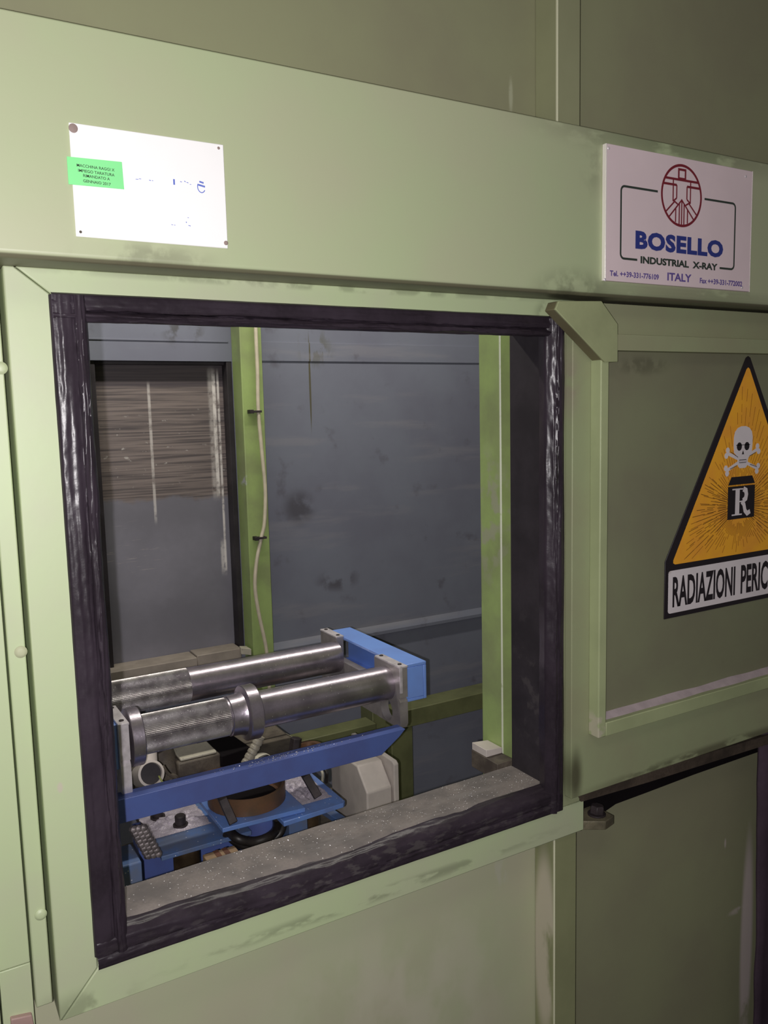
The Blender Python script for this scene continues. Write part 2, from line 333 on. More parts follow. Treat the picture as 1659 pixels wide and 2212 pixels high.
m_chain = mat('dusty_grey_chain_steel', (0.30, 0.26, 0.27), 0.5, 0.4, var=0.3, vs=40)
m_shavbed = mat('bed_of_metal_shavings', (0.85, 0.78, 0.84), 0.45, 0.1, var=0.3, vs=40, bump=1.0, bs=150, extra=shav)

# ------------------------------------------------------------------ key measures (metres)
HX0, HX1, HZ0, HZ1 = 0.229, 1.275, 0.667, 1.792      # the door opening in the cabinet wall
YF, YW, YR = 1.40, 1.486, 1.545                       # frame face, wall face, wall rear face
YB = 2.99                                             # inside face of the cabinet's far wall

# ------------------------------------------------------------------ structure
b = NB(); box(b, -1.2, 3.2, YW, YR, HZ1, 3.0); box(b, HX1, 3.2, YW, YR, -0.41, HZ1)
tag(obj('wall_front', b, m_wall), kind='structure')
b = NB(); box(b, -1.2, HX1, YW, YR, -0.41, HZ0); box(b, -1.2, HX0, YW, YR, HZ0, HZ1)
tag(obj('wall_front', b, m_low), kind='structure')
bx('floor', m_floor, None, -3.0, 5.0, -3.5, 3.2, -0.46, -0.41, bevel=0)['kind'] = 'structure'
bx('ceiling', m_in, None, -1.2, 3.2, YR, 3.2, 2.60, 2.65, bevel=0)['kind'] = 'structure'
bx('wall_left', m_in, None, -1.2, -1.15, YR, 3.2, -0.41, 2.60, bevel=0)['kind'] = 'structure'
bx('wall_right', m_in, None, 2.75, 2.80, YR, 3.2, -0.41, 2.60, bevel=0)['kind'] = 'structure'
BX0, BX1, BZ0, BZ1 = 0.595, 1.107, 0.705, 1.797       # the matching opening in the far wall
b = NB()
box(b, -1.15, 2.75, YB, 3.08, BZ1, 2.60); box(b, -1.15, 2.75, YB, 3.08, -0.41, BZ0)
box(b, -1.15, BX0, YB, 3.08, BZ0, BZ1); box(b, BX1, 2.75, YB, 3.08, BZ0, BZ1)
tag(obj('wall_back', b, m_in), kind='structure')
bx('trim_1', m_in, None, -1.15, 1.095, YB - 0.004, YB, 1.866, 1.872)['kind'] = 'structure'
bx('trim_2', m_in, None, 1.185, 2.75, YB - 0.006, YB, 1.800, 1.872)['kind'] = 'structure'
b = NB(); prism(b, [(YB, 0.66), (YB - 0.02, 0.665), (YB - 0.02, 0.68), (YB, 0.705)], 'x', 1.185, 2.75)
tag(obj('trim_3', b, m_in, bevel=0.002), kind='structure')
d2 = thing('door_2', 'scratched grey inner door sheet seen through the opening, left of the green cable post', 'door', (0.85, 3.06, 0.65), kind='structure')
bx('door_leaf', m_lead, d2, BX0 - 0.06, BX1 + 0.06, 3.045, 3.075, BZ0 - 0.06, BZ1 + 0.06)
b = NB(); box(b, BX0, BX0 + 0.022, 3.0, 3.044, BZ0, BZ1); box(b, BX1 - 0.02, BX1, 2.992, 3.044, BZ0, BZ1); box(b, BX0, BX1, 3.02, 3.044, BZ1 - 0.012, BZ1)
obj('rubber_lining', b, m_jamb, d2, 0.002)
lg = thing('door_sill', 'beige ledge at foot of the scratched grey inner door, behind the rear roller', 'sill', (0.85, 2.95, 0.68))
bx('sill_board', m_stone, lg, BX0 - 0.2, 0.905, 2.945, 3.0445, 0.66, 0.712, bevel=0.003)
bx('sill_board', m_stone, lg, 0.908, 1.082, 2.955, 3.0445, 0.66, 0.716, bevel=0.003)
b = NB(); prism(b, [(1.070, 2.93), (1.098, 2.895), (1.098, 2.945), (1.075, 2.96)], 'z', 0.70, 0.724)
obj('sill_clip', b, m_cream, lg, 0.001)

# header beam / rail housing
hb = thing('door_rail_housing', 'pale green horizontal steel housing running across above the opening, carrying both nameplates', 'beam', (0.9, 1.40, 1.832))
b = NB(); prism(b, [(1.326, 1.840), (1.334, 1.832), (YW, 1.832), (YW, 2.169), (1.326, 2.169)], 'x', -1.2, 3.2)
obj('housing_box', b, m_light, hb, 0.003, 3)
# front frame of the opening
fr = thing('trim_4', 'pale green mitred steel frame round the large opening', 'frame', (0.75, YF, 0.59), kind='structure')
FX0, FX1, FZ0, FZ1 = 0.163, 1.342, 0.592, 1.832
b = NB(); prism(b, [(FX0, FZ0), (HX0, HZ0), (HX0, HZ1), (FX0 + 0.015, FZ1), (FX0, FZ1)], 'y', YF, YW); obj('frame_stile', b, m_frame, fr, 0.0022)
b = NB(); prism(b, [(FX0 + 0.003, FZ0), (HX0 + 0.001, HZ0 - 0.001), (1.352, HZ0 - 0.001), (1.352, FZ0)], 'y', YF + 0.001, YW); obj('frame_rail', b, m_frame, fr, 0.0022)
b = NB(); prism(b, [(FX0 + 0.018, FZ1), (HX0 + 0.001, HZ1 + 0.001), (1.35, HZ1 + 0.001), (1.35, FZ1)], 'y', YF + 0.001, YW); obj('frame_rail', b, m_frame, fr, 0.0022)
b = NB(); box(b, HX1, 1.34, YF + 0.002, YW, HZ0, HZ1); obj('frame_stile', b, m_door, fr, 0.0022)
# vertical strip with bolts, and the panel left of the frame
ls = thing('edge_strip', 'narrow pale green vertical strip with round bolt heads at the left edge', 'strip', (0.145, 1.42, 0.62))
bx('strip_plate', m_frame, ls, 0.130, 0.1565, 1.420, YW, 0.618, 1.832, bevel=0.0022)
for p in ((45, 1408), (88, 1975), (2, 795)):
    q = aty(p[0], p[1], 1.42); b = NB()
    lathe(b, [(0.0098, 0), (0.0098, 0.001), (0.0072, 0.0035), (0.0045, 0.0045)], (q.x, 1.4198, q.z), (0, -1, 0), 20); obj('bolt_head', b, m_frame if p[1] != 1408 else m_low, ls)
lp = thing('trim_9', 'pale green cover panel at the far left edge beside the bolted strip', 'panel', (0.0, 1.426, 0.3), kind='structure')
b = NB(); box(b, -0.5, 0.127, 1.426, YW, 0.700, 1.832); obj('cover_sheet', b, m_frame, lp, 0.0015)
b = NB(); box(b, 0.079, 0.127, 1.427, YW, 0.30, 0.698); obj('cover_sheet', b, m_frame, lp, 0.0015)
b = NB(); box(b, -0.5, 0.0755, 1.415, YW, 0.30, 0.86); obj('cover_fold', b, m_frame, lp, 0.003)
q0, q1 = aty(22, 2197, 1.425), aty(68, 2187, 1.425)
b = NB(); prism(b, [(q0.x, q0.z - 0.06), (q0.x, q0.z), (q1.x, q1.z), (q1.x + 0.006, q1.z - 0.06)], 'y', 1.418, YW)
tag(obj('packing_block', b, m_pink, bevel=0.002), 'small pinkish bare block at the bottom left corner below the side panel', 'block')
# vertical post on the cabinet wall
for z0, z1, k in ((2.169, 3.0, 5), (-0.41, 0.592, 6)):
    b = NB(); box(b, 1.278 if k == 5 else 1.272, 1.344 if k == 5 else 1.342, 1.415, YW, z0, z1)
    if k == 6: box(b, 1.342, 1.349, 1.425, YW, 0.43, 0.592)
    tag(obj('trim_%d' % k, b, m_post if k == 6 else m_wallp, bevel=0.0025), kind='structure')

# ------------------------------------------------------------------ sliding door, pushed right
dr = thing('door_1', 'olive green sliding door with raised rib frame, slid open to the right', 'door', (2.0, 1.39, 0.69), kind='structure')
bx('door_leaf', m_door, dr, 1.287, 3.0, 1.375, 1.398, 0.697, 1.826, bevel=0.002)
x0, z0, z1 = 1.340, 0.842, 1.756
bx('door_panel', m_panel, dr, x0 + 0.01, 3.0, 1.3735, 1.3755, z0 + 0.01, z1 - 0.01, bevel=0)
b = NB()
box(b, x0, x0 + 0.0245, 1.343, 1.376, z0, z1); obj('rib', b, m_rib, dr, 0.003, 3)
b = NB(); box(b, x0 + 0.024, 3.0, 1.3432, 1.376, z0, z0 + 0.033); obj('rib', b, m_rib, dr, 0.002)
b = NB(); box(b, x0 + 0.024, 3.0, 1.3432, 1.376, z1 - 0.035, z1); obj('rib', b, m_door, dr, 0.002)
b = NB(); n = 70
vs = []
for i in range(n + 1):
    x = 1.366 + (3.0 - 1.366) * i / n; h = 0.875 + 0.004 * noise.noise((x * 9, 0, 0))
    vs.append([b.verts.new((x, 1.3445 + 0.002 * noise.noise((x * 30, 4, 0)), 0.8752)), b.verts.new((x, 1.352, h - 0.003)), b.verts.new((x, 1.3734, h + 0.012))])
for A, B_ in zip(vs, vs[1:]):
    for k in range(2): b.faces.new((A[k], B_[k], B_[k + 1], A[k + 1]))
tag(obj('ledge_dust', b, m_dustledge), 'line of mauve-grey dust lying along the lower rib of the sliding door', 'dust', kind='stuff')
gp = [aty(px, py, 1.338) for px, py in ((1200, 668), (1207, 650), (1300, 650), (1335, 700), (1335, 782), (1307, 782))]
b = NB(); prism(b, [(p.x, p.z) for p in gp], 'y', 1.338, 1.372)
g_ = obj('gusset_plate', b, m_gus, bevel=0.0015); tag(g_, 'green slanted gusset plate at the top left corner of the sliding door', 'bracket')
def strip(name, m, pts, y, y2):
    b = NB(); prism(b, [(p.x, p.z) for p in (aty(px, py, y) for px, py in pts)], 'y', y, y2)
    return tag(obj(name, b, m), kind='structure')
strip('trim_7', m_dirty, ((1246, 1712), (1659, 1588), (1900, 1512), (1900, 1532), (1659, 1608), (1400, 1690), (1256, 1732)), 1.399, 1.43)
strip('trim_8', m_void, ((1250, 1722), (1400, 1680), (1659, 1600), (1900, 1522), (1900, 1535), (1659, 1617), (1500, 1673), (1400, 1711), (1330, 1737), (1290, 1765), (1255, 1795)), 1.452, YW)  # black strip standing in for the deep shade in the gap below the door
# floor guide stop with bolt
gs = thing('guide_stop', 'rusty olive guide stop with a hex bolt below the sliding door corner', 'stop', (1.40, 1.44, 0.60))
q = aty(1262, 1775, 1.40)
b = NB(); prism(b, [(1.352, 1.405), (1.398, 1.375), (1.435, 1.385), (1.435, YW), (1.352, YW)], 'z', 0.590, 0.612); obj('stop_plate', b, m_stopp, gs, 0.002)
b = NB(); lathe(b, [(0.022, 0), (0.022, 0.004)], (1.405, 1.412, 0.612), (0, 0, 1), 24); obj('washer', b, m_iron, gs, 0.0008)
b = NB(); lathe(b, [(0.018, 0), (0.018, 0.016), (0.015, 0.020)], (1.405, 1.412, 0.616), (0.1, 0, 1), 6); obj('hex_bolt', b, m_iron, gs, 0.001)

# ------------------------------------------------------------------ rubber seal round the opening
sl = thing('rubber_seal', 'black glossy rubber seal lining the edge of the large opening', 'seal', (0.75, 1.395, HZ0))
def seal(name, a, c, inward, prof, seed, amp=0.003, sag=None, outer=0.0):
    a = Vector(a); c = Vector(c); inward = Vector(inward); L = (c - a).length; t = (c - a) / L; n = int(L / 0.006)
    base = prof; prof = []
    for j in range(len(base) - 1):
        for q in range(4): prof.append(((base[j][0] * (4 - q) + base[j + 1][0] * q) / 4, (base[j][1] * (4 - q) + base[j + 1][1] * q) / 4))
    prof.append(base[-1])
    b = NB(); rows = []
    for i in range(n + 1):
        s = L * i / n; row = []
        for j, (u, v) in enumerate(prof):
            J = j / 4; f = min(1, max(0.15, (J - 0.8))) if J < len(base) - 2 else 0.5
            nu = amp * f * (0.7 * noise.noise((s * 7, J * 0.9, seed)) + 0.5 * noise.noise((s * 30, J * 1.6, seed + 5)))
            nv = amp * f * (0.8 * noise.noise((s * 9, J * 1.1, seed + 9)) + 0.7 * noise.noise((s * 6, J * 4.3, seed + 3)) + 0.45 * noise.noise((s * 60, J * 4.0, seed + 7)))
            if J <= 1 and outer: nu -= outer * max(0, noise.noise((s * 3.2, 1.5, seed + 2)) + 0.15)
            sg = sag(s) * min(1, max(0, (J - 2) / 2)) if sag else 0
            row.append(b.verts.new(a + t * s + inward * (u + nu - sg) + Vector((0, v + nv, 0))))
        rows.append(row)
    for A, B_ in zip(rows, rows[1:]):
        for k in range(len(prof) - 1): b.faces.new((A[k], B_[k], B_[k + 1], A[k + 1]))
    o = obj(name, b, m_rubber, sl, ang=80); return o
P1 = [(-0.006, 0.004), (-0.001, -0.005), (0.010, -0.007), (0.026, -0.007), (0.032, -0.003), (0.035, -0.011), (0.041, -0.014), (0.047, -0.010), (0.053, 0.004), (0.050, 0.03)]
seal('seal_strip', (HX0, YF, HZ0 + .02), (HX0, YF, HZ1), (1, 0, 0), P1, 1)
P2 = [(-0.009, 0.004), (-0.003, -0.007), (0.005, -0.010), (0.014, -0.009), (0.017, -0.003), (0.020, -0.013), (0.025, -0.015), (0.031, -0.010), (0.042, 0.002), (0.036, 0.03)]
seal('seal_strip', (HX1, YF, HZ0), (HX1, YF, HZ1 - .002), (-1, 0, 0), P2, 2, 0.003, outer=0.009)
P3 = [(-0.006, 0.004), (-0.001, -0.004), (0.012, -0.006), (0.022, -0.004), (0.024, 0.003), (0.028, -0.006), (0.034, -0.008), (0.038, -0.004), (0.040, 0.004), (0.037, 0.03)]
seal('seal_strip', (HX0, YF, HZ1), (HX1, YF, HZ1), (0, 0, -1), P3, 3, 0.0035)
P4 = [(-0.008, 0.004), (-0.002, -0.006), (0.014, -0.008), (0.020, -0.003), (0.026, -0.008), (0.044, -0.006), (0.053, 0.004), (0.0575, 0.018), (0.0575, 0.032), (0.048, 0.045)]
seal('seal_strip', (HX0, YF, HZ0), (HX1, YF, HZ0), (0, 0, 1), P4, 4, 0.003, sag=lambda s: 0.010 * math.exp(-((s - 0.42) / 0.25) ** 2))
lin_ = thing('jamb_lining', 'smooth black lining board on the sides and top of the opening', 'lining', (0.75, 1.48, HZ0))
bx('lining_board', m_jamb, lin_, 1.250, HX1 - 0.0015, 1.412, YR + 0.001, HZ0 + 0.045, HZ1 - 0.012, bevel=0.003)
bx('lining_board', m_jamb, lin_, HX0 + 0.0015, 0.262, 1.412, YR + 0.001, HZ0 + 0.045, HZ1 - 0.012, bevel=0.003)
bx('lining_board', m_jamb, lin_, 0.262, 1.250, 1.412, YR + 0.001, 1.776, HZ1 - 0.0015, bevel=0.003)
# sill board, slightly wavy
b = NB(); rows = []; n = 90
for i in range(n + 1):
    x = 0.262 + (1.250 - 0.262) * i / n; s = x - HX0
    sg = 0.010 * math.exp(-((s - 0.42) / 0.25) ** 2)
    row = []
    for y in (1.424, 1.431, 1.45, 1.48, 1.505, 1.518, 1.525 + 0.022 * s, 1.529 + 0.022 * s):
        z = 0.7245 + 0.0012 * noise.noise((x * 12, y * 20, 0)) - (sg * max(0, (1.47 - y) / 0.046) * 0.8 if y < 1.47 else 0) - (0.004 if y == 1.424 or y > 1.528 + 0.022 * s else 0)
        row.append(b.verts.new((x, y, z)))
    row = [b.verts.new((x, 1.424, 0.670))] + row + [b.verts.new((x, 1.529 + 0.022 * s, 0.670))]
    rows.append(row)
for A, B_ in zip(rows, rows[1:]):
    for k in range(len(A) - 1): b.faces.new((A[k], B_[k], B_[k + 1], A[k + 1]))
tag(obj('sill_board', b, m_sill), 'dusty grey sill of the large opening strewn with metal chips', 'sill')

# ------------------------------------------------------------------ inside: posts
p1 = thing('steel_post', 'grass green post with worn paint standing just behind the right jamb of the opening', 'post', (1.30, 1.64, 0.0))
bx('post_tube', m_ip, p1, 1.266, 1.34, 1.60, 1.685, -0.41, 2.6, bevel=0.003)
q = aty(1040, 1645, 1.62)
b = NB(); prism(b, [(1.214, 0.735), (1.214, 0.754), (1.264, 0.749), (1.264, 0.735)], 'y', 1.60, 1.66)
tag(obj('packing_block', b, m_beige, bevel=0.001), 'small beige block at the foot of the worn green post, by the right jamb', 'block')
bx('support_bracket', m_grime, None, 1.212, 1.265, 1.553, 1.66, 0.69, 0.7345)
tag(bpy.data.objects['support_bracket'], 'brown bracket under the small beige block at the right end of the sill', 'bracket')
p2 = thing('steel_post', 'green post on the far wall with a cream cable clipped to it', 'post', (1.14, 2.94, 0.0))
bx('post_tube', m_ip, p2, 1.108, 1.192, 2.90, YB - 0.0005, -0.41, 2.6, bevel=0.003)
cb = thing('power_cable', 'cream cable running down the far green post', 'cable', (1.15, 2.89, 0.0))
cpx = [(550, 560), (552, 700), (556, 800), (558, 888), (566, 980), (573, 1060), (571, 1130), (564, 1163), (554, 1215), (551, 1270), (560, 1330), (574, 1395), (580, 1450), (583, 1520), (585, 1600), (585, 1680)]
b = NB(); tube(b, [aty(px, py, 2.886) for px, py in cpx], 0.0068, 10, 6); obj('cable_sheath', b, m_cable, cb)
for (px, py) in ((552, 889), (563, 1162)):
    q = aty(px, py, 2.884); b = NB()
    box(b, q.x - 0.024, q.x + 0.022, 2.876, 2.8995, q.z - 0.004, q.z + 0.004); box(b, q.x - 0.026, q.x - 0.012, 2.870, 2.8995, q.z - 0.007, q.z + 0.007); obj('cable_clip', b, m_iron, cb, 0.001)

# ------------------------------------------------------------------ roller cradle
ZR, YA, YBk, RR = 0.807, 2.055, 2.374, 0.050
rc = thing('roller_cradle', 'blue steel cradle carrying two long shiny steel rollers inside the opening', 'roller machine', (0.8, 2.2, 0.638))
def side_plate(x0, x1, edge):
    b = NB()
    prof = [(1.980, 0.697), (2.49, 0.697), (2.49, 0.868), (2.375, 0.868), (2.375, 0.800), (2.125, 0.800), (2.125, 0.868), (1.980, 0.868)]
    # plate with a round hole low at the front, made of a strip grid around the hole
    hc, hr = (2.060, 0.722), 0.026
    prism(b, prof, 'x', x0, x1)
    o = obj('side_plate', b, m_plate, rc, 0.001)
    return o
for x0, x1 in ((1.195, 1.221), (0.408, 0.432)):
    b = NB()
    hy, hz, hr = 2.058, 0.725, 0.0275 + 0.006; ya, yb_, za, zb = 1.980, 2.125, 0.6875, 0.780
    outer = []
    K = 32
    for k in range(K):
        a = 2 * math.pi * (k + 0.5) / K; dy, dz = math.cos(a), math.sin(a)
        t = min((yb_ - hy) / dy if dy > 0 else (ya - hy) / dy if dy < 0 else 9, (zb - hz) / dz if dz > 0 else (za - hz) / dz if dz < 0 else 9)
        outer.append((hy + dy * t, hz + dz * t, hy + dy * hr, hz + dz * hr))
    V = [[[b.verts.new((x, o[0], o[1])), b.verts.new((x, o[2], o[3]))] for o in outer] for x in (x0, x1)]
    for k in range(K):
        j = (k + 1) % K
        for s in (0, 1): b.faces.new((V[s][k][0], V[s][j][0], V[s][j][1], V[s][k][1]))
        b.faces.new((V[0][k][1], V[0][j][1], V[1][j][1], V[1][k][1])); b.faces.new((V[0][k][0], V[1][k][0], V[1][j][0], V[0][j][0]))
    for s in ((ya, yb_, zb, 0.868), (yb_, 2.49, za, 0.800), (2.375, 2.49, 0.800, 0.868)):
        box(b, x0, x1, *s)
    sp = obj('side_plate', b, m_plate if x0 > 1 else m_edge, rc)
    bx('clamp_block', m_edge if x0 > 1 else m_edge, sp, x0 - 0.001, x1 + 0.001, ya - 0.003, ya + 0.14, 0.8682, 0.8735, bevel=0.0008)
    bx('clamp_block', m_edge, sp, x0 - 0.001, x1 + 0.001, 2.372, 2.492, 0.8682, 0.8735, bevel=0.0008)
    bx('edge_strip', m_edge, sp, x0 - 0.0006, x0 + 0.008, ya - 0.004, ya, 0.795, 0.8735, bevel=0.0005)
    for yy in (ya + 0.02, ya + 0.125, 2.388, 2.475):
        b = NB(); lathe(b, [(0.006, 0), (0.006, 0.002)], ((x0 + x1) / 2, yy, 0.8734), (0, 0, 1), 14); obj('cap_screw', b, m_iron, sp)
for s in (0, 1):   # end beams: blue channel, open towards the rollers
    b = NB()
    if s == 0:
        xa, xb = 1.2215, 1.300
        box(b, xa, xb, 2.0, 2.475, 0.858, 0.868); box(b, xb - 0.010, xb, 2.0, 2.475, 0.755, 0.858); box(b, xa, xb - 0.010, 2.0, 2.475, 0.755, 0.764); box(b, xa, xb - 0.010, 2.0, 2.012, 0.764, 0.858)
    else:
        xa, xb = 0.330, 0.4075
        box(b, xa, xb, 1.995, 2.475, 0.755, 0.868)
    obj('end_beam', b, m_blue, rc, 0.002)
b = NB(); prism(b, [(0.330, 0.638), (1.115, 0.638), (1.175, 0.678), (1.196, 0.697), (0.330, 0.697)], 'y', 1.955, 1.9635)
box(b, 0.330, 1.196, 1.9635, 2.0, 0.689, 0.6965)
obj('front_channel', b, m_bluec, rc, 0.0012)
b = NB(); prism(b, [(0.330, 0.638), (1.115, 0.638), (1.175, 0.678), (1.196, 0.697), (0.330, 0.697)], 'y', 2.452, 2.46); obj('rear_channel', b, m_bluec, rc, 0.0012)
def roller(y, x0, xk, x1):
    b = NB(); lathe(b, [(RR, xk - x0), (RR, x1 - x0)], (x0, y, ZR), (1, 0, 0), 72)
    r = obj('roller', b, m_steel, rc)
    b = NB(); lathe(b, [(RR * 1.005, 0), (RR * 1.005, xk - x0)], (x0, y, ZR), (1, 0, 0), 160, teeth=0.968); obj('ribbed_sleeve', b, m_knurl, r, ang=12)
    return r
r1 = roller(YA, 0.474, 0.700, 1.195)
r2 = roller(YBk, 0.432, 0.695, 1.195)
for prof, xx in (([(0.052, 0), (0.0715, 0.001), (0.0725, 0.003), (0.0725, 0.029), (0.0712, 0.031), (0.054, 0.031), (0.052, 0.034)], 0.442),
                 ([(0.0505, 0), (0.053, 0.002), (0.0545, 0.030), (0.058, 0.040), (0.0715, 0.043), (0.0735, 0.045), (0.0735, 0.076), (0.072, 0.078), (0.053, 0.078), (0.051, 0.080)], 0.704)):
    b = NB(); lathe(b, prof, (xx, YA, ZR), (1, 0, 0), 72); obj('flange', b, m_steel, r1, ang=25)

# ------------------------------------------------------------------ turntable below the cradle
tt = thing('turntable', 'blue turntable plate with a brown bearing ring under the cradle, covered in shavings', 'turntable', (0.8, 2.03, 0.30))
b = NB(); prism(b, [(0.640, 1.945), (0.865, 1.932), (0.865, 2.16), (0.640, 2.16)], 'z', 0.548, 0.560); obj('table_plate', b, m_bluet, tt, 0.0015)
b = NB(); prism(b, [(0.795, 1.915), (0.975, 1.925), (0.985, 1.935), (0.985, 2.17), (0.795, 2.17)], 'z', 0.533, 0.546); obj('table_plate', b, m_bluet, tt, 0.0015)
b = NB(); lathe(b, [(0.084, 0), (0.105, 0.001), (0.105, 0.044), (0.101, 0.047), (0.096, 0.044), (0.092, 0.01), (0.084, 0.008)], (0.752, 2.065, 0.560), (0, 0, 1), 64, caps=False); obj('bearing_ring', b, m_brown, tt, ang=30)
b = NB(); lathe(b, [(0.001, 0), (0.0915, 0), (0.0915, 0.006), (0.001, 0.006)], (0.752, 2.065, 0.5605), (0, 0, 1), 48); obj('ring_floor', b, m_void, tt)
for (a0, a1) in (((477, 1718), (505, 1790)), ((656, 1668), (687, 1722))):
    p0 = aty(a0[0], a0[1], 1.99); p1 = aty(a1[0], a1[1], 1.945); p0.z = min(p0.z, 0.63); p1.z = max(p1.z, 0.565)
    b = NB(); bar(b, p0, p1, 0.022, 0.012, up=(0, 1, 0)); lathe(b, [(0.012, -0.012), (0.012, 0.012)], p0, (0, 1, 0), 16); obj('clamp_arm', b, m_iron, tt, 0.0015)
b = NB(); lathe(b, [(0.060, 0), (0.060, 0.24)], (0.802, 2.085, 0.305), (0, 0, 1), 48); obj('pedestal', b, m_bluec, tt)
bx('support_arm', m_blued, tt, 0.845, 0.90, 2.0, 2.12, 0.40, 0.532)
# chips heaped on the plates
b = NB(); nn = 26
for (x0, x1, y0, y1, z) in ((0.87, 0.965, 1.975, 2.15, 0.5465), (0.50, 0.66, 2.10, 2.235, 0.5010)):
    grid = [[b.verts.new((x0 + (x1 - x0) * (i / nn) + 0.006 * noise.noise((i, j * .7, z)), y0 + (y1 - y0) * j / nn, z + max(0, 0.012 * math.sin(math.pi * i / nn) * math.sin(math.pi * j / nn) * (0.6 + 0.9 * noise.noise((i * 0.35, j * 0.35, z * 9)))))) for j in range(nn + 1)] for i in range(nn + 1)]
    for i in range(nn):
        for j in range(nn): b.faces.new((grid[i][j], grid[i + 1][j], grid[i + 1][j + 1], grid[i][j + 1]))
tag(obj('metal_shavings', b, m_shavbed, ang=10), 'heaps of bright metal shavings lying on the blue plates under the cradle', 'shavings', kind='stuff')

cp = thing('carriage', 'dusty blue lower plate on a brown round column, left below the cradle', 'machine carriage', (0.62, 2.1, 0.25))
b = NB(); prism(b, [(0.497, 2.003), (0.738, 2.003), (0.738, 2.24), (0.512, 2.24)], 'z', 0.488, 0.500); obj('carriage_plate', b, m_blued, cp, 0.0015)
for (x, y) in ((0.585, 2.13), (0.545, 2.21)):
    b = NB(); lathe(b, [(0.020, 0), (0.020, 0.008), (0.0145, 0.008), (0.0145, 0.030), (0.012, 0.033)], (x, y, 0.500), (0, 0, 1), 24); obj('hex_bolt', b, m_iron, cp, ang=30)
b = NB(); lathe(b, [(0.075, 0), (0.065, 0.01), (0.038, 0.055), (0.034, 0.08), (0.034, 0.236)], (0.575, 2.055, 0.252), (0, 0, 1), 40); obj('column', b, m_column, cp, ang=30)
b = NB(); lathe(b, [(0.042, 0), (0.034, 0.03), (0.034, 0.232)], (0.945, 2.10, 0.30), (0, 0, 1), 40)
tag(obj('round_column', b, m_column, ang=30), 'oily brown round column under the right end of the turntable plate', 'column')
tag(bx('cross_beam', m_bluec, None, 0.50, 0.82, 2.26, 2.33, 0.30, 0.445, bevel=0.003), 'bright blue cross beam low behind the brown round column', 'beam')
tag(bx('base_slab', m_grime, None, 0.25, 1.30, 1.80, 2.60, 0.20, 0.25, bevel=0.003), 'dark oily base slab under the turntable and motor', 'slab')

b = NB(); prism(b, [(1.000, 1.98), (1.028, 1.98), (1.000, 2.22), (0.972, 2.22)], 'z', 0.44, 0.455)
tag(obj('brace_bar', b, m_blued, bevel=0.001), 'flat light blue bar running back beside the beige enclosure', 'bar')
b = NB(); box(b, 0.33, 0.425, 1.90, 2.00, 0.25, 0.560)
tag(obj('steel_block', b, m_blued, bevel=0.004), 'dusty dark blue block at the lower left corner of the opening, just behind the sill', 'block')
b = NB(); tube(b, [aty(px, py, 2.0 + (0.02 if k in (0, 4) else -0.02)) for k, (px, py) in enumerate(((494, 1795), (515, 1812), (548, 1818), (580, 1808), (597, 1790), (598, 1765)))], 0.0125, 14)
tag(obj('black_hose', b, m_black), 'upper of two black hoses curving under the turntable plate', 'hose', 'hoses under the turntable')
b = NB(); tube(b, [aty(px, py, 2.015) for px, py in ((488, 1800), (515, 1822), (548, 1828), (582, 1818), (606, 1798), (614, 1770))], 0.011, 14)
tag(obj('black_hose', b, m_black), 'lower of two black hoses curving under the turntable plate', 'hose', 'hoses under the turntable')
wb = thing('wooden_block', 'pale wooden block with brown stripes just behind the sill, below the hoses', 'block', (0.68, 1.9, 0.44))
A_, B_ = aty(450, 1864, 1.88), aty(520, 1842, 1.88)
bx('block_body', m_wood, wb, A_.x, B_.x, 1.88, 1.925, A_.z - 0.05, A_.z, bevel=0.002)
for f in (0.30, 0.55): bx('brown_stripe', m_woodd, wb, A_.x + 0.09 * f, A_.x + 0.09 * f + 0.013, 1.879, 1.926, A_.z - 0.012, A_.z + 0.001, bevel=0)
b = NB(); bx_ = aty(640, 1800, 1.9); prism(b, [(0.83, 1.84), (0.93, 1.84), (0.90, 2.0), (0.78, 2.0)], 'z', 0.36, 0.44)
tag(obj('cast_bracket', b, m_grime, bevel=0.004), 'oily brown casting behind the middle of the sill, right of the striped wooden block', 'casting')
b = NB()
for k in range(9):
    for j in range(3):
        c_ = aty(288 + j * 11 + k * 4.5, 1792 + k * 8.0 - j * 2, 1.985)
        lathe(b, [(0.003, -0.010), (0.0095, -0.005), (0.0095, 0.005), (0.003, 0.010)], c_, (0.4, -1, 0.3), 8) if k < 8 else None
tag(obj('drive_chain', b, m_chain, ang=30), 'grey roller chain hanging left of the lower blue plate', 'chain')

# enclosure, motor and sensor parts behind the channel
eb = thing('junction_box', 'large beige enclosure with a flanged lid, right below the cradle', 'box', (1.2, 2.3, 0.2))
ye = 2.13
c0, c1 = aty(792, 1690, ye), aty(846, 1670, ye)
yb2 = c0.x / (aty(716, 1690, ye).x / ye)
prof = [(c0.x, 0.25), (c1.x, 0.25), (c1.x, c0.z), (c0.x, c0.z)]
zt = c0.z; zc = aty(797, 1713, ye).z
b = NB(); prism(b, [(ye, 0.2), (ye, zc), (ye + 0.06, zt + 0.03), (yb2, zt + 0.03), (yb2, 0.2)], 'x', c0.x, c1.x); obj('enclosure_body', b, m_beige, eb, 0.005, 3)
b = NB(); prism(b, [(ye - 0.008, 0.2), (ye - 0.008, zt + 0.036), (ye + 0.004, zt + 0.044), (yb2 + 0.03, zt + 0.044), (yb2 + 0.03, 0.2)], 'x', c1.x + 0.004, c1.x + 0.022); obj('enclosure_lid', b, m_beige, eb, 0.004, 3)
mo = thing('motor', 'oily grey motor with a cream cap, seen under the front roller on the left', 'motor', (0.62, 2.35, 0.45))
ym = 2.30
a0, a1 = aty(390, 1640, ym), aty(468, 1618, ym)
bx('motor_cap', m_cream, mo, a0.x, a1.x, ym, ym + 0.09, a0.z - 0.008, a0.z, bevel=0.003)
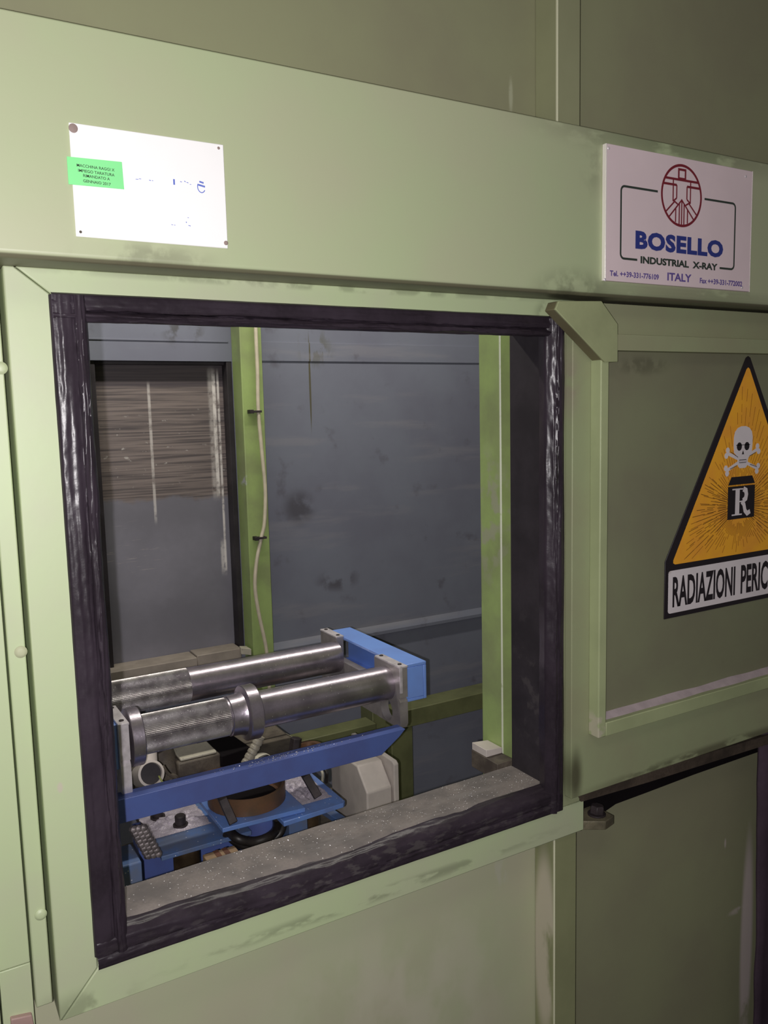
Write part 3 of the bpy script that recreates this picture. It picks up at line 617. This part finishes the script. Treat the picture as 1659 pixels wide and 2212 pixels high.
bx('motor_body', m_grime, mo, a0.x - 0.01, a1.x + 0.01, ym - 0.004, ym + 0.11, a0.z - 0.07, a0.z - 0.009, bevel=0.006)
b = NB(); lathe(b, [(0.055, 0), (0.055, 0.05), (0.05, 0.058), (0.03, 0.06)], (a0.x + 0.10, ym - 0.03, a0.z - 0.11), (0, 0, 1), 32); obj('motor_pulley', b, m_brown, mo, ang=30)
b = NB(); lathe(b, [(0.04, 0), (0.04, 0.09)], (a0.x - 0.02, ym + 0.05, a0.z - 0.07), (-0.3, 0.2, 1), 20); obj('motor_gland', b, m_grime, mo, 0.002)
b = NB(); lathe(b, [(0.018, 0), (0.018, 0.02), (0.01, 0.02), (0.01, 0.05)], (a0.x - 0.028, ym - 0.01, a0.z - 0.05), (-0.5, -1, 0), 18); obj('motor_gland', b, m_grime, mo)
bx('motor_foot', m_grime, mo, a0.x - 0.12, a1.x + 0.30, ym - 0.03, ym + 0.30, 0.42, a0.z - 0.068, bevel=0.01)
dx = thing('drive_guard', 'black slanted guard behind the cream-capped motor', 'guard', (0.85, 2.6, 0.4))
g0, g1 = aty(455, 1600, 2.45), aty(510, 1640, 2.30)
b = NB(); bar(b, g0, g1, 0.10, 0.05); obj('guard_body', b, m_void, dx, 0.004)
bd = thing('round_sensor', 'beige round housing with a dark face under the left end of the front roller', 'sensor', (0.5, 2.15, 0.6))
yc = 2.10; cc = aty(327, 1671, yc)
dv = (ray(327, 1671) * -1).normalized(); dv.x += 0.25
b = NB(); lathe(b, [(0.030, -0.10), (0.034, -0.02), (0.034, 0), (0.028, 0.002), (0.027, -0.012), (0.001, -0.012)], cc, dv, 40, caps=False); obj('housing', b, m_beige, bd, ang=30)
b = NB(); lathe(b, [(0.0268, -0.010), (0.0268, -0.007)], cc, dv, 40); obj('lens', b, m_jamb, bd)
b = NB(); lathe(b, [(0.024, 0), (0.03, 0.12)], cc - dv * 0.03, (0.1, 0.5, 0.45), 24); obj('neck', b, m_beige, bd)
b = NB(); tube(b, [aty(px, py, 2.08) for px, py in ((343, 1676), (352, 1690), (366, 1697), (374, 1688))], 0.0022, 8)
tag(obj('earth_wire', b, mat('yellow_green_wire', (0.45, 0.48, 0.15), 0.5), None), 'thin yellow-green wire beside the round sensor', 'wire')
b = NB(); tube(b, [aty(px, py, 2.12) for px, py in ((352, 1655), (364, 1672), (380, 1682))], 0.004, 8)
tag(obj('sensor_lead', b, m_grime), 'short grey lead curving right of the round sensor', 'wire')
cd = [aty(px, py, 2.2) for px, py in ((562, 1590), (552, 1612), (541, 1632), (528, 1655))]
b = NB(); tube(b, cd, 0.015, 16, 12, rf=lambda i: 1.0 if i % 6 < 4 else 0.88)
tag(obj('flexible_conduit', b, m_ring, ang=25), 'cream ringed flexible conduit dropping below the middle flange', 'conduit')
bt = thing('cable_box', 'white round cap behind the blue channel, below the middle flange', 'cap', (0.85, 2.3, 0.5))
c_ = aty(566, 1648, 2.3); b = NB(); lathe(b, [(0.034, -0.05), (0.034, 0.01), (0.026, 0.018), (0.008, 0.020)], c_, (0, -0.3, 1), 28); obj('cap_body', b, m_cream, bt, ang=30)
b = NB(); tube(b, [aty(px, py, 2.28) for px, py in ((560, 1640), (576, 1634), (586, 1645), (594, 1662))], 0.006, 8)
tag(obj('black_lead', b, m_black), 'black lead looping over the white round cap', 'wire')
c_ = aty(667, 1620, 2.28); b = NB(); lathe(b, [(0.055, -0.04), (0.055, 0), (0.045, 0.012), (0.03, 0.012), (0.028, 0.0), (0.001, 0.0)], c_, (0, 0, 1), 32, caps=False)
tag(obj('bearing_cap', b, m_brown, ang=30), 'rusty brown bearing cap just behind the blue channel, right of the cable', 'cap')
b = NB(); lathe(b, [(0.018, 0), (0.018, 0.04)], aty(636, 1622, 2.26), (0.2, 0, 1), 6)
tag(obj('hex_nut', b, m_iron, bevel=0.001), 'dark hex nut left of the rusty bearing cap', 'nut')
for k, (px, mm) in enumerate(((697, m_cream), (706, m_black))):
    b = NB(); tube(b, [aty(px - 4, 1662, 2.16), aty(px, 1672, 2.15), aty(px - 1, 1690, 2.16)], 0.0055 if k else 0.004, 10)
    tag(obj('signal_lead', b, mm), ('white', 'black')[k] + ' lead curving down between channel and beige enclosure', 'wire')

# ------------------------------------------------------------------ green bench along the far wall
gb = thing('steel_bench', 'olive green steel bench frame inside the cabinet, right and behind the rollers', 'bench', (1.7, 2.8, 0.0))
bx('bench_rail', m_bench, gb, 1.655, 2.7, 2.762, 2.868, 0.327, 0.400, bevel=0.003)
bx('bench_leg', m_bench, gb, 1.625, 1.725, 2.765, 2.865, -0.41, 0.400 - 0.0735, bevel=0.003)
bx('bench_leg', m_bench, gb, 1.560, 1.622, 2.80, 2.90, -0.41, 0.42, bevel=0.003)
gb2 = thing('steel_rail', 'short olive green rail behind the front roller, left of the side plate', 'rail', (1.3, 2.75, 0.3))
bx('rail_tube', m_bench, gb2, 1.185, 1.52, 2.70, 2.783, 0.33, 0.405, bevel=0.003)
b = NB(); prism(b, [(1.08, 0.05), (1.215, 0.05), (1.215, 0.36), (1.08, 0.42)], 'y', 2.74, 2.80); obj('rail_bracket', b, m_bench, gb2, 0.002)
for k in range(3): bx('step', m_bench, gb2, 1.06, 1.20, 2.66 - 0.03 * k, 2.74, 0.37 - 0.05 * k, 0.385 - 0.05 * k)
b = NB(); prism(b, [(1.11, 0.40), (1.15, 0.44), (1.19, 0.41), (1.17, 0.40)], 'y', 2.72, 2.735); obj('cream_tab', b, m_cream, gb2)

# ------------------------------------------------------------------ chips scattered over sill and channel
b = NB()
def flake(p, s, flat=0.35):
    a = random.uniform(0, 6.28); u = Vector((math.cos(a), math.sin(a), random.uniform(-flat, flat))) * s; v = Vector((-math.sin(a), math.cos(a), random.uniform(-flat, flat))) * s * random.uniform(0.3, 0.8)
    q = [b.verts.new(p + k) for k in (u, v, -u, -v)]
    t = b.verts.new(p + Vector((0, 0, s * 0.6)))
    b.faces.new(q[::-1])
    for i in range(4): b.faces.new((q[i], q[(i + 1) % 4], t))
for k in range(420):
    x = random.uniform(0.29, 1.24)
    if random.random() > (0.35 + 0.65 * min(1, (x - 0.25) / 0.5)): continue
    flake(Vector((x, random.uniform(1.445, 1.525), 0.7268)), random.uniform(0.0006, 0.0017))
for k in range(160):
    x = random.gauss(0.83, 0.10)
    flake(Vector((x, random.uniform(1.957, 1.985), 0.6985)), random.uniform(0.0008, 0.002))
for k in range(260):
    flake(Vector((random.uniform(0.51, 0.97), random.uniform(2.01, 2.15), random.choice((0.5035, 0.563)))), random.uniform(0.001, 0.0025)) if False else None
tag(obj('metal_chips', b, m_flake, ang=5), 'tiny bright metal chips sprinkled over the sill and the blue channel', 'chips', kind='stuff')

# ------------------------------------------------------------------ unidentified dark shape at the right edge, built as a sheet
b = NB(); rows = []
for i in range(41):
    z = -0.40 + 1.20 * i / 40
    row = []
    for j in range(9):
        x = 2.026 + 0.05 * j + 0.010 * noise.noise((z * 5, 0, 3)) - 0.03 * max(0, 0.25 - z) + 0.05 * max(0, z - 0.65)
        y = 1.40 + 0.018 * math.sin(j * 1.1 + z * 2) + 0.004 * noise.noise((z * 8, j, 1))
        row.append(b.verts.new((x, y, z)))
    rows.append(row)
for A, B2 in zip(rows, rows[1:]):
    for k in range(8): b.faces.new((A[k], B2[k], B2[k + 1], A[k + 1]))
o = obj('dark_edge_shape', b, m_edgeshape, ang=80); s_ = o.modifiers.new('thick', 'SOLIDIFY'); s_.thickness = 0.01
tag(o, 'unidentified dark violet shape at the lower right edge of the picture, built as a hanging sheet', 'sheet')

# ------------------------------------------------------------------ lettering helpers
def text_mesh(body, bold=0.0, spacing=1.0):
    cu = bpy.data.curves.new('t', 'FONT'); cu.body = body; cu.size = 1; cu.offset = bold; cu.space_character = spacing; cu.resolution_u = 3; cu.extrude = 0.0
    o = bpy.data.objects.new('t', cu); C.objects.link(o); dg = bpy.context.evaluated_depsgraph_get(); dg.update()
    me = bpy.data.meshes.new_from_object(o.evaluated_get(dg)); bpy.data.objects.remove(o); bpy.data.curves.remove(cu)
    return me
def letter(name, body, x0, x1, z0, z1, y, m, parent, bold=0.0, spacing=1.0, shear=0.0):
    me = text_mesh(body, bold, spacing)
    xs = [v.co.x for v in me.vertices]; ys = [v.co.y for v in me.vertices]
    a, b_, c, d = min(xs), max(xs), min(ys), max(ys); base = wloc(parent)
    for v in me.vertices:
        u, t = (v.co.x - a) / (b_ - a), (v.co.y - c) / (d - c)
        v.co = Vector((x0 + (x1 - x0) * u, y, z0 + (z1 - z0) * t + shear * u)) - base
    me.name = name; me.materials.clear(); me.materials.append(m)
    o = bpy.data.objects.new(name, me); C.objects.link(o); o.parent = parent
    return o
def stroke(bm, pts, wd, y):
    """flat line of width wd through (x, z) points, lying in the plane y"""
    P = [Vector((p[0], p[1])) for p in pts]
    L, R = [], []
    closed = (P[0] - P[-1]).length < 1e-7
    if closed: P = P[:-1]
    n = len(P)
    for i, p in enumerate(P):
        a = P[(i - 1) % n] if (closed or i > 0) else None; c = P[(i + 1) % n] if (closed or i < n - 1) else None
        d1 = (p - a).normalized() if a is not None else None; d2 = (c - p).normalized() if c is not None else None
        t = ((d1 or d2) + (d2 or d1)).normalized(); nr = Vector((-t.y, t.x)); k = 1.0
        if d1 and d2: k = 1 / max(0.5, abs(nr.dot(Vector((-d1.y, d1.x)))))
        L.append(bm.verts.new((p.x + nr.x * wd / 2 * k, y, p.y + nr.y * wd / 2 * k))); R.append(bm.verts.new((p.x - nr.x * wd / 2 * k, y, p.y - nr.y * wd / 2 * k)))
    for i in range(n if closed else n - 1):
        j = (i + 1) % n; bm.faces.new((L[i], L[j], R[j], R[i]))

# white rating plate with green sticker
YP = 1.326
wp = thing('rating_plate', 'blank-looking bright white plate with a green sticker, on the left of the rail housing', 'sign', (0.375, YP, 1.868))
bx('plate_sheet', m_white, wp, 0.2575, 0.4925, YP - 0.003, YP, 1.8675, 2.0285, bevel=0.0012)
for (px, py, r, mm) in ((158, 277, 0.0065, m_rust), (472, 320, 0.0022, m_rust), (174, 501, 0.002, m_grime), (488, 525, 0.0035, m_rust)):
    q = aty(px, py, YP - 0.003); b = NB(); lathe(b, [(r, 0), (r, 0.0006), (r * 0.6, 0.0016)], (q.x, YP - 0.0031, q.z), (0, -1, 0), 18); obj('rivet', b, mm, wp)
yk = YP - 0.0034
q = aty(376, 393, yk); b = NB(); stroke(b, [(q.x, q.z - 0.0042), (q.x, q.z + 0.0042)], 0.0028, yk); obj('blue_mark', b, m_inkblue, wp)
q = aty(435, 404, yk); b = NB()
stroke(b, [(q.x + 0.0062 * math.cos(math.radians(a)), q.z + 0.0085 * math.sin(math.radians(a))) for a in range(150, 331, 15)], 0.0014, yk)
stroke(b, [(q.x - 0.005, q.z + 0.003), (q.x + 0.006, q.z + 0.001)], 0.0028, yk); stroke(b, [(q.x - 0.003, q.z + 0.008), (q.x + 0.004, q.z + 0.0065)], 0.0026, yk); obj('round_logo', b, m_inkblue, wp)
b = NB()
for (px, py, w_, h_) in ((293, 387, 6, 1), (300, 386, 5, 1), (322, 389, 4, 2), (328, 390, 3, 1), (389, 392, 4, 2), (398, 391, 3, 3), (403, 394, 4, 2), (410, 398, 3, 1), (370, 485, 4, 1), (376, 486, 3, 1), (402, 479, 1, 4), (407, 487, 5, 2), (405, 470, 3, 1)):
    a_, c_ = aty(px, py, yk), aty(px + w_, py + h_ * 0.6, yk); stroke(b, [(a_.x, a_.z), (c_.x, c_.z)], 0.0006 + 0.0002 * h_, yk)
obj('faded_print', b, m_inkblue, wp)
st = thing('green_sticker', 'green paper sticker with four printed lines on the left edge of the white plate', 'sticker', (0.28, YP - 0.004, 1.95))
sp_ = [aty(px, py, YP - 0.004) for px, py in ((144, 338), (263, 350), (268, 409), (148, 398))]
b = NB(); prism(b, [(p.x, p.z) for p in sp_], 'y', YP - 0.0046, YP - 0.0037); obj('sticker_paper', b, m_green, st)
for k, (s, l, r) in enumerate((('MACCHINA RAGGI X', 166, 247), ('IMPIEGO TARATURA', 169, 247), ('RIMANDATO A', 180, 237), ('GENNAIO 2017', 180, 239))):
    yy = 351 + k * 11.3; a_, c_ = aty(l, yy + 8.5, YP - 0.005), aty(r, yy + 2 + (r - l) * 0.10, YP - 0.005)
    letter('printed_line', s, a_.x, c_.x, a_.z, a_.z + 0.0042, YP - 0.0049, m_ink, st, bold=0.01, shear=-0.0009)

# company sign on the right of the housing
bs_ = thing('company_sign', 'pale mauve company sign with dark red emblem and blue lettering, right on the housing', 'sign', (1.56, YP, 1.864))
SX0, SX1, SZ0, SZ1 = 1.322, 1.797, 1.8635, 2.1405; YS = YP - 0.010
bx('sign_sheet', m_alu, bs_, SX0 + 0.003, SX1, YS, YP, SZ0, SZ1, bevel=0.001)
bx('sign_edge', m_aluedge, bs_, SX0, SX0 + 0.0035, YS - 0.0005, YP, SZ0, SZ1, bevel=0.0008)
bx('sign_edge', m_aluedge, bs_, SX1 - 0.001, SX1 + 0.0008, YS - 0.0003, YP, SZ0, SZ1, bevel=0)
for px, py in ((1315, 320), (1611, 381), (1307, 604), (1603, 621)):
    q = aty(px, py, YS); b = NB(); lathe(b, [(0.0035, 0), (0.0025, 0.001)], (q.x, YS, q.z), (0, -1, 0), 14); obj('rivet', b, m_edge, bs_)
ye_ = YS - 0.0008
def S(zx, zy):     # zoom-crop coordinates of the sign to its plane
    q = aty(1280 + zx * 360 / 1659, 290 + zy * 360 / 1659, ye_); return (q.x, q.z)
def poly(name, lines, wd, m, parent=bs_, f=S, y=ye_):
    b = NB()
    for k, l in enumerate(lines): stroke(b, [f(*p) for p in l], wd, y - 0.00002 * k)
    return obj(name, b, m, parent)
cx_, cz_ = S(885, 612); t_, bt_ = S(885, 310), S(885, 912); l_, r_ = S(690, 590), S(1080, 640)
rx_, rz_ = (r_[0] - l_[0]) / 2, (t_[1] - bt_[1]) / 2; cx_ = (l_[0] + r_[0]) / 2; cz_ = (t_[1] + bt_[1]) / 2
b = NB(); stroke(b, [(cx_ + rx_ * math.cos(a * math.pi / 32), cz_ + rz_ * math.sin(a * math.pi / 32)) for a in range(64)] + [(cx_ + rx_, cz_)], 0.0056, ye_)
emb = obj('emblem', b, m_red, bs_)
def E(u, v): return (cx_ + u * rx_, cz_ + v * rz_)
el_ = [[(-.17, .86), (.17, .86), (.17, .56), (-.17, .56), (-.17, .86)],
       [(-.84, .52), (.84, .52)], [(-.92, .33), (-.26, .33)], [(.26, .33), (.92, .33)],
       [(-.44, .52), (-.44, -.22)], [(-.26, .33), (-.26, -.10)], [(.44, .52), (.44, -.22)], [(.26, .33), (.26, -.10)],
       [(-.78, -.58), (-.36, -.22), (-.20, -.30)], [(-.62, -.74), (-.10, -.24), (0, -.14), (.10, -.24), (.62, -.74)], [(.78, -.58), (.36, -.22), (.20, -.30)],
       [(-.44, -.22), (-.26, -.10)], [(.44, -.22), (.26, -.10)],
       [(-.30, -.45), (-.30, -.90)], [(-.12, -.28), (-.12, -.97)], [(.12, -.28), (.12, -.97)], [(.30, -.45), (.30, -.90)], [(0, -.16), (0, -.98)]]
b = NB()
for k, l in enumerate(el_): stroke(b, [E(*p) for p in l], 0.0050 if k < 4 else 0.0036, ye_ - 0.00003 * k)
obj('emblem_figure', b, m_red, bs_)
def P(px, py, y): q = aty(px, py, y); return (q.x, q.z)
FXL, FXR = S(283, 800)[0], S(1415, 1000)[0]; FZT, FZB = S(340, 520)[1], S(340, 1240)[1]
def rc_(xa, xb, za, zb, r, sgn):
    pts = [(xa, za)]
    ccx, ccz = xb - sgn * r, za - r
    pts += [(ccx + sgn * r * math.sin(a), ccz + r * math.cos(a)) for a in [i * math.pi / 12 for i in range(7)]]
    ccz2 = zb + r
    pts += [(ccx + sgn * r * math.cos(a), ccz2 - r * math.sin(a)) for a in [i * math.pi / 12 for i in range(7)]]
    return pts
b = NB(); stroke(b, rc_(S(650, 575)[0], FXL, FZT, FZB, 0.010, -1) + [(S(445, 1255)[0], FZB)], 0.0046, ye_); obj('border_line', b, m_dkgreen, bs_); b = NB()
stroke(b, rc_(S(1115, 650)[0], FXR, FZT, FZB, 0.010, 1) + [(S(1265, 1330)[0], FZB)], 0.0046, ye_)
obj('border_line', b, m_dkgreen, bs_)
z_a, z_b = S(430, 1140)[1], S(430, 955)[1]
letter('company_name', 'BOSELLO', S(428, 1000)[0], S(1300, 1150)[0], z_a, z_b, ye_, m_navy, bs_, bold=0.05, spacing=1.08)
letter('trade_line', 'INDUSTRIAL  X-RAY', S(478, 1250)[0], S(1245, 1300)[0], S(480, 1285)[1], S(480, 1212)[1], ye_, m_dkgreen, bs_, bold=0.045)
letter('phone_line', 'Tel. ++39-331-776109', S(172, 1380)[0], S(660, 1420)[0], S(172, 1410)[1], S(172, 1352)[1], ye_, m_purple, bs_, bold=0.03)
letter('country_line', 'ITALY', S(745, 1400)[0], S(985, 1430)[0], S(745, 1455)[1], S(745, 1375)[1], ye_, m_purple, bs_, bold=0.03)
letter('fax_line', 'Fax ++39-331-772002', S(1068, 1450)[0], S(1490, 1480)[0], S(1068, 1483)[1], S(1068, 1428)[1], ye_, m_purple, bs_, bold=0.03)

# radiation warning sign on the sliding door
YQ = 1.3733
rs = thing('warning_sign', 'yellow triangular radiation warning sign with skull, over a white text panel, on sliding door', 'sign', (1.87, YQ, 1.08))
y1 = YQ - 0.003
A0 = P(1617, 769, y1); Lb = P(1437, 1218, y1); AX = A0[0]; HW = AX - Lb[0]
Zb, Zt, Za = P(1437, 1338, y1)[1], Lb[1], A0[1]
b = NB(); prism(b, [(AX - HW, Zb), (AX + HW, Zb), (AX + HW, Zt + 0.004), (AX + 0.008, Za - 0.004), (AX, Za), (AX - 0.008, Za - 0.004), (AX - HW, Zt + 0.004)], 'y', y1, YQ); obj('sign_sheet', b, m_sblack, rs, 0.001)
ly = P(1453, 1218, y1); ap = P(1614, 793, y1); zyb = P(1460, 1219, y1)[1]
hwi = AX - P(1451, 1210, y1)[0]
def rpoly(pts, r):
    out = []; n = len(pts)
    for i in range(n):
        p, a, c = Vector(pts[i]), Vector(pts[i - 1]), Vector(pts[(i + 1) % n]); d1 = (a - p).normalized(); d2 = (c - p).normalized()
        out += [tuple(p + d1 * r), tuple(p + (d1 + d2) * r * 0.32), tuple(p + d2 * r)]
    return out
b = NB(); prism(b, rpoly([(AX - hwi, zyb), (AX + hwi, zyb), (AX, ap[1] + 0.006)], 0.012), 'y', y1 - 0.0004, y1); obj('yellow_field', b, m_yellow, rs)
b = NB(); zl0, zl1 = P(1445, 1326, y1)[1], P(1445, 1234, y1)[1]; prism(b, rpoly([(AX - HW + 0.012, zl0), (AX + HW - 0.012, zl0), (AX + HW - 0.012, zl1), (AX - HW + 0.012, zl1)], 0.006), 'y', y1 - 0.0004, y1); obj('text_panel', b, m_swhite, rs)
yt = y1 - 0.0008
zt0, zt1 = P(1453, 1313, y1)[1], P(1453, 1246, y1)[1]
x_i1 = P(1588, 1260, yt)[0]; xs0 = P(1453, 1280, yt)[0]
letter('warning_text', 'RADIAZIONI', xs0, x_i1, zt0, zt1, yt, m_sblack, rs, bold=0.03)
xp0 = P(1600, 1260, yt)[0]
letter('warning_text', 'PERICOLOSE', xp0, xp0 + (x_i1 - xs0) * 1.06, zt0, zt1, yt, m_sblack, rs, bold=0.03)
# rays
cx0, cz0 = P(1597, 1092, yt)
def inside(x, z):
    return z > zyb + 0.006 and z < ap[1] and abs(x - AX) < (hwi - 0.006) * (ap[1] - z) / (ap[1] - zyb) - 0.002
random.seed(3)
for nm, cnt, mm, wd, ph in (('printed_rays', 72, m_yline, 0.0014, 0.0), ('pale_rays', 90, m_yline2, 0.0017, 0.5)):
    b = NB()
    for k in range(cnt):
        a = 2 * math.pi * (k + ph) / cnt; ca, sa = math.cos(a), math.sin(a)
        if nm == 'printed_rays' and not (abs(sa) < 0.62): continue
        r = 0.040 + random.uniform(0, 0.02)
        while r < 0.40:
            seg = random.uniform(0.02, 0.06); r1_ = r + seg
            p0, p1_ = (cx0 + ca * r, cz0 + sa * r), (cx0 + ca * r1_, cz0 + sa * r1_)
            if inside(*p0) and inside(*p1_): stroke(b, [p0, p1_], wd, yt + (0.0001 if nm == 'pale_rays' else 0))
            r = r1_ + random.uniform(0.004, 0.018)
    obj(nm, b, mm, rs)
# dark container with R
def W(zx, zy): q = aty(1420 + zx * 239 / 881, 760 + zy * 600 / 2212, yt); return (q.x, q.z)
xL, xR = W(560, 1200)[0], W(772, 1200)[0]; zB, zT, zL2 = W(560, 1340)[1], W(560, 1078)[1], W(600, 998)[1]
b = NB(); prism(b, [(xL, zB), (xR, zB), (xR, zT), (xL, zT)], 'y', yt - 0.0003, yt); prism(b, [(xL, zT + 0.004), (xR, zT + 0.004), (xR - 0.012, zL2), (xL + 0.012, zL2)], 'y', yt - 0.0003, yt); obj('black_container', b, m_sblack, rs)
yr_ = yt - 0.0006
def quad(b, pts, y): b.faces.new([b.verts.new((p[0], y, p[1])) for p in pts])
rh = zT - zB; r0x = (xL + xR) / 2; rw = (xR - xL) * 0.30; rz0, rz1 = zB + rh * 0.11, zT - rh * 0.07; H_ = rz1 - rz0
def R_(u, v): return (r0x - rw + u * 2 * rw, rz0 + v * H_)
b = NB()
quad(b, [R_(.12, 0), R_(.38, 0), R_(.38, 1), R_(.12, 1)], yr_); quad(b, [R_(-.08, 0), R_(.55, 0), R_(.55, .05), R_(-.08, .05)], yr_ - 1e-5); quad(b, [R_(-.08, .95), R_(.4, .95), R_(.4, 1), R_(-.08, 1)], yr_ - 1e-5)
arc = [(.38, .97), (.66, .97), (.84, .88), (.88, .74), (.82, .60), (.64, .51), (.38, .50)]
stroke(b, [R_(.38, .975), R_(.62, .965), ] , 0.05 * H_, yr_ - 2e-5); stroke(b, [R_(.60, .965), R_(.76, .90), R_(.80, .75), R_(.76, .60), R_(.60, .52)], 0.30 * rw * 2 * 0.72, yr_ - 2e-5); stroke(b, [R_(.38, .505), R_(.62, .51)], 0.05 * H_, yr_ - 3e-5)
stroke(b, [R_(.52, .50), R_(.66, .38), R_(.74, .14), R_(.88, .03), R_(1.06, .10)], 0.30 * rw * 2 * 0.62, yr_ - 4e-5)
obj('letter_r', b, m_swhite, rs)
# skull and crossbones
def ell(b, c, rx, rz, y, n=28, a0=0, a1=360):
    quad(b, [(c[0] + rx * math.cos(math.radians(a0 + (a1 - a0) * k / n)), c[1] + rz * math.sin(math.radians(a0 + (a1 - a0) * k / n))) for k in range(n)], y)
yb_s = yt - 0.0004
b = NB()
for p, q in (((560, 810), (790, 925)), ((555, 945), (795, 775))):
    a_, c_ = W(*p), W(*q); stroke(b, [a_, c_], 0.0085, yb_s + (0.0001 if p[1] > 900 else 0)); d = Vector((c_[0] - a_[0], c_[1] - a_[1])).normalized(); nr = Vector((-d.y, d.x))
    for e, s in ((a_, -1), (c_, 1)):
        for t in (-1, 1):
            ell(b, (e[0] + nr.x * t * 0.0072 + d.x * s * 0.003, e[1] + nr.y * t * 0.0072 + d.y * s * 0.003), 0.0075, 0.0075, yb_s - 0.00005 * (1 + t) - 0.00003 * s, 14)
obj('crossbones', b, m_swhite, rs)
b = NB(); top = W(685, 592); ch = W(680, 925); sw = (W(757, 700)[0] - W(607, 700)[0]) / 2; scx = W(682, 700)[0]; hz = top[1] - ch[1]
pts = [(scx + sw * u, ch[1] + hz * v) for u, v in ((-.30, 0), (.30, 0), (.48, .05), (.56, .20), (.72, .32), (.95, .38), (1.0, .55), (1.0, .74), (.9, .87), (.62, .96), (.25, 1), (-.25, 1), (-.62, .96), (-.9, .87), (-1.0, .74), (-1.0, .55), (-.95, .38), (-.72, .32), (-.56, .20), (-.48, .05))]
quad(b, pts, yb_s - 0.0004); obj('skull', b, m_swhite, rs)
b = NB(); yz_ = yb_s - 0.0007
for s in (-1, 1): ell(b, (scx + s * sw * 0.40, ch[1] + hz * 0.52), sw * 0.27, hz * 0.10, yz_, 20)
stroke(b, [(scx - sw * .75, ch[1] + hz * .555), (scx + sw * .75, ch[1] + hz * .555)], 0.0016, yz_)
quad(b, [(scx - sw * .12, ch[1] + hz * .33), (scx + sw * .12, ch[1] + hz * .33), (scx, ch[1] + hz * .43)], yz_)
stroke(b, [(scx - sw * .38, ch[1] + hz * .20), (scx + sw * .38, ch[1] + hz * .20)], 0.0016, yz_); stroke(b, [(scx - sw * .36, ch[1] + hz * .13), (scx + sw * .36, ch[1] + hz * .13)], 0.0014, yz_)
for k in range(6): stroke(b, [(scx + sw * (-.36 + .145 * k), ch[1] + hz * .13), (scx + sw * (-.36 + .145 * k), ch[1] + hz * .20)], 0.0009, yz_ - 1e-5)
for p, q in (((585, 800), (640, 840)), ((575, 935), (630, 905)), ((735, 895), (790, 915)), ((730, 830), (780, 800))): stroke(b, [W(*p), W(*q)], 0.0015, yz_ + 0.0003 * 0)
obj('skull_lines', b, m_sblack, rs)
